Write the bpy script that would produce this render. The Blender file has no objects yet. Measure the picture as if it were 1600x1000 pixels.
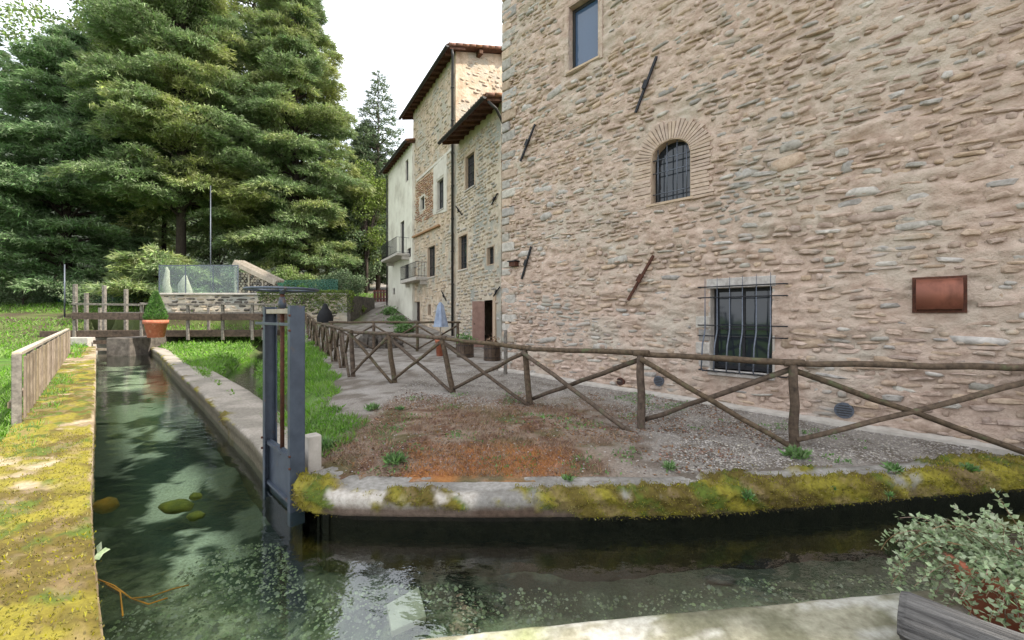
import bpy, math, random
import numpy as np
from mathutils import Vector, Matrix
random.seed(7); rng = np.random.default_rng(7)
S = bpy.context.scene; COL = S.collection
R = math.radians
# ------------------------------------------------------------------ camera, sky, sun, exposure
F, HZ, CH = 650.0, 493.0, 1.6           # focal length and horizon in photo pixels, eye height in metres
cd = bpy.data.cameras.new('camera'); cam = bpy.data.objects.new('camera', cd); COL.objects.link(cam)
cam.location = (0, 0, CH); cam.rotation_euler = (R(90), 0, 0)
cd.sensor_width = 36; cd.lens = F/1600*36; cd.shift_y = -(500-HZ)/1600; cd.clip_start = .05; cd.clip_end = 2000
S.camera = cam
SUN_EL, SUN_AZ = 46, 100                # azimuth clockwise from +Y: from the right, behind the mill, so the lane lies in its shade
w = bpy.data.worlds.new('World'); S.world = w; w.use_nodes = True
nt = w.node_tree; nt.nodes.clear()
out = nt.nodes.new('ShaderNodeOutputWorld'); bg = nt.nodes.new('ShaderNodeBackground')
sky = nt.nodes.new('ShaderNodeTexSky'); sky.sky_type = 'NISHITA'; sky.sun_disc = False
sky.sun_elevation = R(SUN_EL); sky.sun_rotation = R(SUN_AZ); sky.air_density = 1.0; sky.dust_density = 3.0
mixw = nt.nodes.new('ShaderNodeMix'); mixw.data_type = 'RGBA'
tc = nt.nodes.new('ShaderNodeTexCoord'); mp = nt.nodes.new('ShaderNodeMapping'); mp.inputs['Scale'].default_value = (1, 1, 2.2)
nz = nt.nodes.new('ShaderNodeTexNoise'); nz.inputs['Scale'].default_value = 2.2; nz.inputs['Detail'].default_value = 6
mr = nt.nodes.new('ShaderNodeMapRange'); mr.inputs[1].default_value = .3; mr.inputs[2].default_value = .7; mr.inputs[3].default_value = .72; mr.inputs[4].default_value = .97
nt.links.new(tc.outputs['Generated'], mp.inputs[0]); nt.links.new(mp.outputs[0], nz.inputs[0]); nt.links.new(nz.outputs['Fac'], mr.inputs[0])
nt.links.new(mr.outputs[0], mixw.inputs[0]); nt.links.new(sky.outputs[0], mixw.inputs[6])
mixw.inputs[7].default_value = (8.7, 9.1, 9.6, 1)     # bright cloud veil over the blue, same units as the sky
nt.links.new(mixw.outputs[2], bg.inputs[0]); bg.inputs[1].default_value = .1
nt.links.new(bg.outputs[0], out.inputs[0])
sd = bpy.data.lights.new('sun', 'SUN'); sd.energy = 3.6; sd.angle = R(1.5); sd.color = (1, .93, .82)
sun = bpy.data.objects.new('sun', sd); COL.objects.link(sun)
az, el = R(SUN_AZ), R(SUN_EL)
dv = Vector((math.sin(az)*math.cos(el), math.cos(az)*math.cos(el), math.sin(el)))
sun.rotation_euler = dv.to_track_quat('Z', 'Y').to_euler(); sun.location = dv*60
S.view_settings.view_transform = 'Standard'; S.view_settings.look = 'None'
S.view_settings.gamma = 1; S.view_settings.use_curve_mapping = False; S.view_settings.exposure = 1.28

# ------------------------------------------------------------------ helpers
def smooth(a, b, x):
    t = np.clip((np.asarray(x, float)-a)/(b-a), 0, 1); return t*t*(3-2*t)
def _h(ix, iy, s):
    n = (ix.astype(np.int64)*374761393 + iy.astype(np.int64)*668265263 + s*2147483647) & 0x7fffffff
    n = ((n ^ (n >> 13))*1274126177) & 0x7fffffff
    n = (n ^ (n >> 16)) & 0xffff
    return n/65535.0
def vnoise(x, y, s=0):
    x = np.asarray(x, float); y = np.asarray(y, float)
    ix, iy = np.floor(x), np.floor(y); fx, fy = x-ix, y-iy
    fx = fx*fx*(3-2*fx); fy = fy*fy*(3-2*fy)
    a, b, c, d = _h(ix, iy, s), _h(ix+1, iy, s), _h(ix, iy+1, s), _h(ix+1, iy+1, s)
    return (a*(1-fx)+b*fx)*(1-fy)+(c*(1-fx)+d*fx)*fy
def fbm(x, y, o=4, s=0):
    v = 0; a = .5; t = 0
    for k in range(o):
        v = v+a*vnoise(np.asarray(x)*2**k+k*17.3, np.asarray(y)*2**k-k*9.1, s+k); t += a; a *= .5
    return v/t
def org(p):
    v = Vector((0, 0, 0))
    while p is not None: v = v+p.location; p = p.parent
    return v
def link(name, me, mat, parent=None, stuff=False):
    o = bpy.data.objects.new(name, me); COL.objects.link(o); o.parent = parent
    if mat and not me.materials: me.materials.append(mat)
    if stuff: o['kind'] = 'stuff'
    return o
def raw(name, V, Fc, mat, parent=None, sm=False, attrs=None, stuff=False, col=None):
    """V: Nx3 world coordinates, Fc: MxK faces of one size"""
    V = np.asarray(V, np.float32).reshape(-1, 3); Fc = np.asarray(Fc, np.int32)
    if parent is not None: V = V-np.array(org(parent), np.float32)
    k = Fc.shape[1]; me = bpy.data.meshes.new(name)
    me.vertices.add(len(V)); me.vertices.foreach_set('co', V.ravel())
    me.loops.add(Fc.size); me.loops.foreach_set('vertex_index', Fc.ravel())
    me.polygons.add(len(Fc)); me.polygons.foreach_set('loop_start', np.arange(0, Fc.size, k, dtype=np.int32))
    me.polygons.foreach_set('loop_total', np.full(len(Fc), k, np.int32))
    me.update(calc_edges=True)
    if sm: me.polygons.foreach_set('use_smooth', np.ones(len(Fc), bool))
    for nme, a in (attrs or {}).items():
        at = me.attributes.new(nme, 'FLOAT', 'POINT'); at.data.foreach_set('value', np.asarray(a, np.float32).ravel())
    if col is not None:
        at = me.attributes.new('Col', 'FLOAT_COLOR', 'POINT')
        c = np.ones((len(V), 4), np.float32); c[:, :3] = col; at.data.foreach_set('color', c.ravel())
    return link(name, me, mat, parent, stuff)
class MB:
    def __init__(s): s.v = []; s.f = []; s.sm = []
    def add(s, vs, fs, sm=False):
        b = len(s.v); s.v += [tuple(x) for x in vs]; s.f += [tuple(b+i for i in f) for f in fs]; s.sm += [sm]*len(fs); return s
    def box(s, c, ax, h):            # centre, three axes, half sizes
        c = Vector(c); A = [Vector(a).normalized()*k for a, k in zip(ax, h)]
        vs = [c+A[0]*i+A[1]*j+A[2]*k for i in (-1, 1) for j in (-1, 1) for k in (-1, 1)]
        return s.add(vs, [(0, 1, 3, 2), (4, 6, 7, 5), (0, 4, 5, 1), (2, 3, 7, 6), (0, 2, 6, 4), (1, 5, 7, 3)])
    def abox(s, x0, x1, y0, y1, z0, z1):
        return s.box(((x0+x1)/2, (y0+y1)/2, (z0+z1)/2), ((1, 0, 0), (0, 1, 0), (0, 0, 1)), (abs(x1-x0)/2, abs(y1-y0)/2, abs(z1-z0)/2))
    def bar(s, a, b, w, h=None, up=(0, 0, 1)):
        a = Vector(a); b = Vector(b); d = (b-a); L = d.length; d.normalize(); u = Vector(up)
        if abs(d.dot(u)) > .98: u = Vector((1, 0, 0))
        x = d.cross(u).normalized(); y = x.cross(d)
        return s.box((a+b)/2, (d, x, y), (L/2, w/2, (h or w)/2))
    def tube(s, pts, rs, n=8, cap=True, sm=True, wob=0):
        pts = [Vector(p) for p in pts]
        if not hasattr(rs, '__len__'): rs = [rs]*len(pts)
        vs = []; up = Vector((0, 0, 1))
        x = None
        for i, p in enumerate(pts):
            d = (pts[min(i+1, len(pts)-1)]-pts[max(i-1, 0)]).normalized()
            if x is None:
                u = up if abs(d.dot(up)) < .95 else Vector((1, 0, 0)); x = d.cross(u).normalized()
            else: x = (x-d*x.dot(d)).normalized()
            y = d.cross(x)
            for k in range(n):
                a = 2*math.pi*k/n; r = rs[i]*(1+random.uniform(-wob, wob))
                vs.append(p+x*math.cos(a)*r+y*math.sin(a)*r)
        m = len(pts); fs = [(i*n+k, i*n+(k+1) % n, (i+1)*n+(k+1) % n, (i+1)*n+k) for i in range(m-1) for k in range(n)]
        s.add(vs, fs, sm)
        if cap:
            b = len(s.v)-len(vs)
            s.f += [tuple(b+k for k in reversed(range(n))), tuple(b+(m-1)*n+k for k in range(n))]; s.sm += [False]*2
        return s
    def lathe(s, c, prof, n=24, sm=True):
        c = Vector(c); vs = [c+Vector((r*math.cos(2*math.pi*k/n), r*math.sin(2*math.pi*k/n), z)) for r, z in prof for k in range(n)]
        return s.add(vs, [(i*n+k, i*n+(k+1) % n, (i+1)*n+(k+1) % n, (i+1)*n+k) for i in range(len(prof)-1) for k in range(n)], sm)
    def prism(s, poly, off):          # closed polygon of 3d points pushed along a vector
        n = len(poly); off = Vector(off); P = [Vector(p) for p in poly]
        return s.add(P+[p+off for p in P], [tuple(range(n))[::-1], tuple(range(n, 2*n))]+[(i, (i+1) % n, n+(i+1) % n, n+i) for i in range(n)])
    def build(s, name, mat, parent=None, stuff=False, bevel=0):
        me = bpy.data.meshes.new(name); o = org(parent)
        me.from_pydata([tuple(Vector(v)-o) for v in s.v], [], s.f)
        me.polygons.foreach_set('use_smooth', s.sm); me.update()
        ob = link(name, me, mat, parent, stuff)
        if bevel:
            m = ob.modifiers.new('bevel', 'BEVEL'); m.width = bevel; m.segments = 2; m.limit_method = 'ANGLE'
        return ob
def tag(o, label=None, cat=None, group=None, kind=None):
    if label: o['label'] = label
    if cat: o['category'] = cat
    if group: o['group'] = group
    if kind: o['kind'] = kind
    return o
def empty(name, loc, label, cat, group=None):
    o = bpy.data.objects.new(name, None); COL.objects.link(o); o.location = loc; o.empty_display_size = .2
    return tag(o, label, cat, group)
def lin(r, g, b):                     # sRGB 0-255 to linear
    f = lambda c: (c/255/12.92) if c/255 <= .04045 else ((c/255+.055)/1.055)**2.4
    return (f(r)*.8, f(g)*.8, f(b)*.8)

# ------------------------------------------------------------------ materials
def mat(name, c1, c2=None, scale=6, rough=.85, bump=.3, bscale=None, metal=0, stretch=(1, 1, 1), island=0, c3=None, c3s=1.5, c3t=.55,
        trans=0, spec=.35, attr=False, detail=6, bdist=.02, c3w=.12, rot=0):
    m = bpy.data.materials.new(name); m.use_nodes = True; t = m.node_tree; N = t.nodes; Lk = t.links.new
    b = N['Principled BSDF']; b.inputs['Roughness'].default_value = rough; b.inputs['Metallic'].default_value = metal
    b.inputs['Specular IOR Level'].default_value = spec
    tc = N.new('ShaderNodeTexCoord'); geo = N.new('ShaderNodeNewGeometry')
    mp = N.new('ShaderNodeMapping'); mp.inputs['Scale'].default_value = stretch; mp.inputs['Rotation'].default_value = (0, 0, rot); mp.vector_type = 'TEXTURE' if rot else 'POINT'; Lk(geo.outputs['Position'], mp.inputs[0])
    n1 = N.new('ShaderNodeTexNoise'); n1.inputs['Scale'].default_value = scale; n1.inputs['Detail'].default_value = detail; n1.inputs['Roughness'].default_value = .62
    Lk(mp.outputs[0], n1.inputs[0])
    c2 = c2 or tuple(x*.6 for x in c1)
    cr = N.new('ShaderNodeValToRGB'); cr.color_ramp.elements[0].position = .32; cr.color_ramp.elements[1].position = .68
    cr.color_ramp.elements[0].color = (*c2, 1); cr.color_ramp.elements[1].color = (*c1, 1); Lk(n1.outputs['Fac'], cr.inputs[0])
    colr = cr.outputs[0]
    if attr:
        at = N.new('ShaderNodeAttribute'); at.attribute_name = 'Col'
        mu = N.new('ShaderNodeMix'); mu.data_type = 'RGBA'; mu.blend_type = 'MULTIPLY'; mu.inputs[0].default_value = 1
        Lk(at.outputs['Color'], mu.inputs[6]); Lk(colr, mu.inputs[7]); colr = mu.outputs[2]
    if c3:
        n3 = N.new('ShaderNodeTexNoise'); n3.inputs['Scale'].default_value = c3s; n3.inputs['Detail'].default_value = 5; n3.inputs['Roughness'].default_value = .6; Lk(mp.outputs[0], n3.inputs[0])
        r3 = N.new('ShaderNodeMapRange'); r3.inputs[1].default_value = c3t-c3w/2; r3.inputs[2].default_value = c3t+c3w/2; Lk(n3.outputs['Fac'], r3.inputs[0])
        m3 = N.new('ShaderNodeMix'); m3.data_type = 'RGBA'; Lk(r3.outputs[0], m3.inputs[0]); Lk(colr, m3.inputs[6]); m3.inputs[7].default_value = (*c3, 1); colr = m3.outputs[2]
    if island:
        oi = N.new('ShaderNodeObjectInfo'); ad = N.new('ShaderNodeMath'); ad.operation = 'ADD'
        Lk(geo.outputs['Random Per Island'], ad.inputs[0]); Lk(oi.outputs['Random'], ad.inputs[1])
        fr = N.new('ShaderNodeMath'); fr.operation = 'FRACT'; Lk(ad.outputs[0], fr.inputs[0])
        mrr = N.new('ShaderNodeMapRange'); mrr.inputs[3].default_value = 1-island; mrr.inputs[4].default_value = 1+island; Lk(fr.outputs[0], mrr.inputs[0])
        hs = N.new('ShaderNodeHueSaturation'); Lk(mrr.outputs[0], hs.inputs['Value']); Lk(colr, hs.inputs['Color'])
        m2 = N.new('ShaderNodeMath'); m2.operation = 'MULTIPLY'; m2.inputs[1].default_value = 7.31; Lk(fr.outputs[0], m2.inputs[0])
        f2 = N.new('ShaderNodeMath'); f2.operation = 'FRACT'; Lk(m2.outputs[0], f2.inputs[0])
        mh = N.new('ShaderNodeMapRange'); mh.inputs[3].default_value = .5-island*.05; mh.inputs[4].default_value = .5+island*.05; Lk(f2.outputs[0], mh.inputs[0]); Lk(mh.outputs[0], hs.inputs['Hue'])
        ms = N.new('ShaderNodeMapRange'); ms.inputs[3].default_value = 1-island; ms.inputs[4].default_value = 1+island*.4; Lk(f2.outputs[0], ms.inputs[0]); Lk(ms.outputs[0], hs.inputs['Saturation'])
        colr = hs.outputs[0]
    Lk(colr, b.inputs['Base Color'])
    if bump:
        n2 = N.new('ShaderNodeTexNoise'); n2.inputs['Scale'].default_value = bscale or scale*5; n2.inputs['Detail'].default_value = 8; n2.inputs['Roughness'].default_value = .65; Lk(mp.outputs[0], n2.inputs[0])
        bp = N.new('ShaderNodeBump'); bp.inputs['Strength'].default_value = bump; bp.inputs['Distance'].default_value = bdist
        Lk(n2.outputs['Fac'], bp.inputs['Height']); Lk(bp.outputs[0], b.inputs['Normal'])
    if trans:
        tr = N.new('ShaderNodeBsdfTranslucent'); Lk(colr, tr.inputs[0]); mx = N.new('ShaderNodeMixShader'); mx.inputs[0].default_value = trans
        Lk(b.outputs[0], mx.inputs[1]); Lk(tr.outputs[0], mx.inputs[2]); Lk(mx.outputs[0], N['Material Output'].inputs[0])
    return m
W1 = (1, 1, 1)
M = dict(
  ground=mat('ground', W1, (.55, .53, .5), 38, .95, .6, 60, attr=True, bdist=.03),
  kerb=mat('kerb_stone', W1, (.6, .58, .55), 22, .9, .5, 70, attr=True, bdist=.012),
  mortar=mat('lime_mortar', lin(220, 197, 180), lin(184, 158, 141), 5, .92, 1, 18, bdist=.04, c3=lin(202, 190, 174), c3s=.8, c3t=.58, c3w=.2),
  stone=mat('rubble_stone', lin(212, 188, 168), lin(166, 141, 122), 9, .9, .9, 30, island=.18, bdist=.02, c3=lin(172, 166, 156), c3s=.9, c3t=.6),
  stone_grey=mat('grey_stone', lin(202, 194, 184), lin(154, 147, 138), 11, .9, .8, 30, island=.25, bdist=.012),
  voussoir=mat('arch_brick', lin(205, 184, 166), lin(176, 152, 134), 9, .9, .4, 50, island=.09, bdist=.008),
  plaster=mat('plaster_band', lin(204, 182, 158), lin(186, 162, 138), 3, .9, .35, 40, bdist=.008),
  cream=mat('cream_render', lin(240, 236, 220), lin(224, 218, 202), 1.2, .9, .2, 30, bdist=.008, c3=lin(190, 182, 166), c3s=.5, c3t=.62, c3w=.2),
  wallB=mat('old_render', lin(226, 206, 182), lin(178, 154, 128), 2.6, .92, .8, 9, bdist=.05, c3=lin(186, 178, 162), c3s=.7, c3t=.53),
  wallC=mat('grey_rubble_render', lin(218, 204, 184), lin(188, 172, 150), 3.4, .92, .8, 9, bdist=.05, c3=lin(168, 166, 156), c3s=.7, c3t=.53),
  stoneB=mat('small_rubble', lin(208, 190, 168), lin(172, 154, 132), 5, .92, .5, 30, island=.15, bdist=.02),
  brickB=mat('red_rubble', lin(188, 148, 118), lin(160, 122, 96), 5, .92, .5, 30, island=.2, bdist=.02),
  white=mat('white_plaster', lin(222, 216, 204), lin(204, 196, 182), 3, .9, .2, 40, bdist=.006),
  iron=mat('dark_iron', (.035, .035, .04), (.02, .02, .022), 30, .55, .3, 90, metal=.6, bdist=.004),
  ironB=mat('grey_iron', (.15, .165, .20), (.09, .10, .12), 30, .5, .3, 90, metal=.6, bdist=.004),
  rust=mat('rusty_iron', (.12, .045, .025), (.05, .022, .016), 24, .8, .4, 90, metal=.2, bdist=.004),
  steel=mat('blue_grey_paint', lin(84, 93, 106), lin(66, 74, 86), 7, .45, .12, 60, metal=.15, bdist=.003, c3=lin(112, 88, 70), c3s=9, c3t=.66),
  copper=mat('copper_patina', lin(164, 104, 84), lin(110, 68, 54), 6, .5, .15, 40, metal=.35, stretch=(1, 1, .4), bdist=.004, c3=lin(92, 58, 46), c3s=3, c3t=.62, c3w=.2),
  logw=mat('fence_log', lin(112, 94, 76), lin(66, 54, 43), 16, .9, .6, 60, island=.14, bdist=.008, c3=lin(96, 100, 70), c3s=5, c3t=.63),
  greyw=mat('weathered_wood', lin(150, 142, 132), lin(92, 86, 80), 10, .9, .8, 30, island=.12, bdist=.012),
  oldlog=mat('split_grey_timber', lin(146, 143, 140), lin(50, 48, 48), 2.6, .88, 1, 9, stretch=(1.6, .06, .06), bdist=.02, rot=R(-48.7), detail=9),
  brownw=mat('brown_beam', lin(104, 86, 72), lin(62, 50, 41), 8, .85, .5, 40, island=.12, bdist=.008),
  palew=mat('pale_board', lin(198, 186, 168), lin(158, 144, 126), 9, .9, .5, 40, island=.12, bdist=.008),
  rafter=mat('rafter_wood', lin(112, 76, 56), lin(70, 46, 34), 8, .85, .4, 40, island=.12, bdist=.008),
  gutter=mat('dark_gutter', (.045, .043, .042), (.03, .029, .028), 12, .5, .1, 60, metal=.3, bdist=.003),
  tile=mat('roof_tile', lin(160, 112, 84), lin(112, 82, 66), 6, .9, .5, 40, island=.2, bdist=.01),
  terracotta=mat('terracotta', lin(206, 128, 98), lin(176, 100, 76), 9, .85, .25, 50, bdist=.004, c3=lin(206, 150, 124), c3s=6, c3t=.62),
  soil=mat('soil', (.035, .025, .018), (.02, .014, .01), 30, .95, .8, 60),
  door=mat('pink_door', lin(170, 138, 124), lin(146, 114, 102), 5, .8, .2, 40, bdist=.004),
  darkdoor=mat('dark_wood_door', lin(70, 52, 42), lin(44, 33, 28), 9, .7, .4, 40, stretch=(4, 4, .5), bdist=.006),
  redwood=mat('red_brown_wood', lin(112, 62, 48), lin(84, 38, 30), 9, .7, .4, 40, stretch=(4, 4, .5), bdist=.006),
  bark=mat('bark', (.075, .058, .045), (.03, .023, .018), 14, .95, 1, 30, stretch=(1, 1, .25), bdist=.04),
  twig=mat('dry_stem', lin(172, 142, 114), lin(118, 88, 66), 12, .9, .2, island=.3),
  rusty_grass=mat('rusty_dry_grass', lin(212, 146, 84), lin(160, 106, 60), 12, .9, .2, island=.3, trans=.2),
  pebble=mat('gravel_pebble', lin(184, 176, 166), lin(128, 119, 110), 20, .9, .3, 80, island=.4, bdist=.005),
  grass=mat('lush_grass', (.20, .36, .035), (.10, .23, .02), 1.6, .65, 0, island=.3, trans=.4),
  mossy=mat('moss_tuft', (.30, .265, .035), (.15, .12, .02), 7, .9, 0, island=.3, trans=.25, spec=.1, c3=(.13, .16, .025), c3s=3, c3t=.6),
  weed=mat('weed_leaf', (.17, .30, .08), (.09, .18, .05), 9, .6, 0, island=.3, trans=.3),
  ivy=mat('variegated_leaf', lin(204, 214, 172), lin(122, 152, 104), 30, .6, 0, island=.25, trans=.3),
  cedar=mat('cedar_needles', (.25, .335, .13), (.14, .22, .085), .55, .75, 0, spec=.15, island=.35, trans=.3, c3=(.33, .37, .11), c3s=.22, c3t=.55, c3w=.14),  # third colour paints sunlit patches into the needles by broad noise
  cedarB=mat('blue_cedar_needles', (.22, .325, .135), (.125, .215, .09), .55, .75, 0, spec=.15, island=.35, trans=.3),
  spruce=mat('spruce_needles', (.16, .22, .10), (.085, .135, .06), .6, .75, 0, island=.3, trans=.18),
  leafy=mat('pale_leaf', (.25, .32, .08), (.14, .22, .055), .6, .65, 0, island=.35, trans=.35),
  yellowleaf=mat('yellow_green_leaf', (.20, .26, .035), (.11, .17, .03), .6, .65, 0, island=.3, trans=.35),
  topiary=mat('clipped_conifer', (.12, .26, .04), (.05, .13, .025), 8, .7, 0, island=.3, trans=.2),
  net=mat('green_netting', (.02, .11, .075), (.015, .08, .055), 3, .8, .1),
  concrete=mat('concrete', lin(208, 200, 190), lin(176, 168, 158), 7, .92, .4, 60, bdist=.006),
  slate=mat('slab_stone', lin(206, 200, 176), lin(176, 172, 150), 6, .85, .3, 40),
  hill=mat('hill_woods', (.10, .115, .085), (.055, .07, .05), .12, .95, 1, .9, bdist=3),
  black=mat('black_cloth', (.012, .012, .014), (.006, .006, .007), 8, .8, .3),
  cloth=mat('pale_blue_cloth', lin(168, 180, 200), lin(130, 142, 164), 5, .8, .2),
  rock=mat('mossy_rock', lin(170, 122, 34), lin(110, 90, 26), 7, .9, .6, 40, bdist=.01),
  boulder=mat('boulder', lin(120, 112, 104), lin(74, 68, 62), 5, .92, .9, 20, bdist=.03),
)
def glass(name, c, rough=.06):
    m = bpy.data.materials.new(name); m.use_nodes = True; b = m.node_tree.nodes['Principled BSDF']
    b.inputs['Base Color'].default_value = (*c, 1); b.inputs['Roughness'].default_value = rough; b.inputs['Specular IOR Level'].default_value = .6
    n = m.node_tree.nodes.new('ShaderNodeTexNoise'); n.inputs['Scale'].default_value = 1.7
    bp = m.node_tree.nodes.new('ShaderNodeBump'); bp.inputs['Strength'].default_value = .12; bp.inputs['Distance'].default_value = .05
    m.node_tree.links.new(n.outputs['Fac'], bp.inputs['Height']); m.node_tree.links.new(bp.outputs[0], b.inputs['Normal'])
    return m
M['glass'] = glass('dark_window_glass', (.02, .025, .032)); M['glass_sky'] = glass('sky_tint_glass', (.05, .085, .15))  # top window pane: the sky's blue reflection is put into its base colour
def clear(name, tint, fac=None, rough=.02, wave=None):
    m = bpy.data.materials.new(name); m.use_nodes = True; t = m.node_tree; N = t.nodes; N.clear(); Lk = t.links.new
    o = N.new('ShaderNodeOutputMaterial'); tr = N.new('ShaderNodeBsdfTransparent'); tr.inputs[0].default_value = (*tint, 1)
    gl = N.new('ShaderNodeBsdfGlossy'); gl.inputs['Roughness'].default_value = rough
    mx = N.new('ShaderNodeMixShader'); Lk(tr.outputs[0], mx.inputs[1]); Lk(gl.outputs[0], mx.inputs[2]); Lk(mx.outputs[0], o.inputs[0])
    g0 = N.new('ShaderNodeNewGeometry'); dt = N.new('ShaderNodeVectorMath'); dt.operation = 'DOT_PRODUCT'; Lk(g0.outputs['Incoming'], dt.inputs[0]); Lk(g0.outputs['Normal'], dt.inputs[1])
    def mth(op, a, b=None):
        q = N.new('ShaderNodeMath'); q.operation = op
        for i_, x in enumerate((a, b)):
            if x is None: continue
            if isinstance(x, (int, float)): q.inputs[i_].default_value = x
            else: Lk(x, q.inputs[i_])
        return q.outputs[0]
    F0 = .15; sch = mth('ADD', mth('MULTIPLY', mth('POWER', mth('SUBTRACT', 1.0, mth('ABSOLUTE', dt.outputs['Value'])), 5.0), 1-F0), F0)   # Schlick's law, the same from both sides
    if wave:
        g = N.new('ShaderNodeNewGeometry'); mp = N.new('ShaderNodeMapping'); mp.inputs['Rotation'].default_value = (0, 0, R(45)); mp.inputs['Scale'].default_value = (1, 1.6, 1)
        Lk(g.outputs['Position'], mp.inputs[0]); n = N.new('ShaderNodeTexNoise'); n.inputs['Scale'].default_value = wave[0]; n.inputs['Detail'].default_value = 4; Lk(mp.outputs[0], n.inputs[0])
        bp = N.new('ShaderNodeBump'); bp.inputs['Strength'].default_value = wave[1]; bp.inputs['Distance'].default_value = .02
        Lk(n.outputs['Fac'], bp.inputs['Height']); Lk(bp.outputs[0], gl.inputs['Normal']); Lk(bp.outputs[0], dt.inputs[1])
    if fac is None: Lk(sch, mx.inputs[0])
    else: mx.inputs[0].default_value = fac
    return m
M['water'] = clear('clear_stream_water', (.83, .93, .88), wave=(3.4, .35))
M['panel'] = clear('clear_panel', (.80, .90, .87), fac=.07, rough=.2)
# ------------------------------------------------------------------ plan of the place (metres; camera eye above x=0, y=0)
WZ = -.36                                 # water level
L_EDGE = [(-1.9, -2), (-1.93, 1.2), (-2.07, 2.115), (-2.77, 2.77), (-3.78, 3.74), (-5.21, 5.18), (-7.32, 7.3), (-10, 10), (-16, 16), (-23, 23), (-28, 28)]
R_IN = [(-24, 26.8), (-20.2, 23), (-15.6, 18.4), (-11.6, 14.1), (-8.9, 11.25), (-6.6, 8.86), (-4.87, 7.01), (-3.57, 5.66), (-2.95, 4.95), (-2.3, 4.32), (-2.16, 4.18)]
R_OUT = [(-23.2, 27.3), (-19.6, 23.5), (-15.0, 18.9), (-10.9, 14.5), (-8.2, 11.7), (-5.85, 9.25), (-4.3, 7.5), (-3.05, 6.1), (-2.45, 5.4), (-1.95, 4.75), (-1.8, 4.5)]
C_IN = [(-2.2, 4.25), (-2.08, 4.02), (-1.9, 3.88), (-1.535, 3.79), (-.9, 3.77), (-.23, 3.755), (.58, 3.77), (1.67, 3.82), (2.39, 3.92), (3.24, 4.05), (4.24, 4.22), (4.83, 4.3), (6.6, 4.6)]
C_OUT = [(-2.07, 4.36), (-2.0, 4.42), (-1.85, 4.66), (-1.44, 4.27), (-.9, 4.27), (-.26, 4.27), (.57, 4.22), (1.53, 4.2), (2.55, 4.36), (3.5, 4.47), (4.4, 4.62), (5.3, 4.82), (6.4, 5.05)]
N_EDGE = [(6.9, 3.1), (4.5, 2.78), (2.3, 2.5), (.71, 2.31), (-.59, 2.13), (-.85, 1.9), (-.95, 1.0), (-.95, -2)]
CANAL = np.array(L_EDGE+R_IN[::1]+C_IN[1:]+N_EDGE)
FENCE = [(-12.9, 26.2), (-10.3, 21.5), (-3.95, 10.05), (-3.2, 8.2), (-2.0, 5.9), (-1.75, 4.55)]     # top of the grass bank
FPOLY = FENCE+[(-1.9, 4.3), (-60, 4.3), (-60, 26.2)]
STREAM = [(-14.2, 26), (-13.3, 22.5), (-11.2, 18.5), (-9.1, 14), (-7.7, 11.6), (-6.1, 9.9), (-4.6, 8.3), (-4.1, 7.6)]
def seg_dist(P, line):
    """signed distance (left of travel positive) to a polyline, vectorised"""
    best = np.full(len(P), 1e9); sg = np.ones(len(P))
    for (ax, ay), (bx, by) in zip(line[:-1], line[1:]):
        dx, dy = bx-ax, by-ay; L2 = dx*dx+dy*dy
        t = np.clip(((P[:, 0]-ax)*dx+(P[:, 1]-ay)*dy)/L2, 0, 1)
        qx, qy = P[:, 0]-(ax+t*dx), P[:, 1]-(ay+t*dy); d = np.hypot(qx, qy)
        c = dx*(P[:, 1]-ay)-dy*(P[:, 0]-ax); m = d < best-1e-9
        best = np.where(m, d, best); sg = np.where(m, np.sign(c), sg)
    return best*sg
def inside(P, poly):
    c = np.zeros(len(P), bool); n = len(poly)
    for i in range(n):
        x1, y1 = poly[i]; x2, y2 = poly[(i+1) % n]
        k = (y1 > P[:, 1]) != (y2 > P[:, 1])
        c ^= k & (P[:, 0] < (x2-x1)*(P[:, 1]-y1)/((y2-y1) or 1e-12)+x1)
    return c
YS = [-5, 0, 5, 8.7, 11, 14, 17.5, 20.5, 25.6, 30.5, 38, 60, 120]
ZS = [-.03, -.03, 0, .08, .15, .19, .27, .55, 1.2, 2.25, 3.4, 6, 14]
YB = [-5, 20, 22.5, 24, 27, 30, 40, 60, 120, 300]
ZB = [-.12, -.1, .1, .5, 1.7, 2.6, 6.2, 8.5, 20, 40]
def zones(x, y):
    P = np.stack([np.ravel(x), np.ravel(y)], 1).astype(float)
    din = seg_dist(P, list(map(tuple, CANAL))+[tuple(CANAL[0])]); ins = inside(P, CANAL)
    dc = np.where(ins, np.abs(din), -np.abs(din))          # > 0 inside the canal
    df = np.where(inside(P, FPOLY), 1, -1)*np.abs(seg_dist(P, FENCE))                               # > 0 on the canal side of the fence line
    dst = np.abs(seg_dist(P, STREAM))
    return P, dc, df, dst
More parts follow.
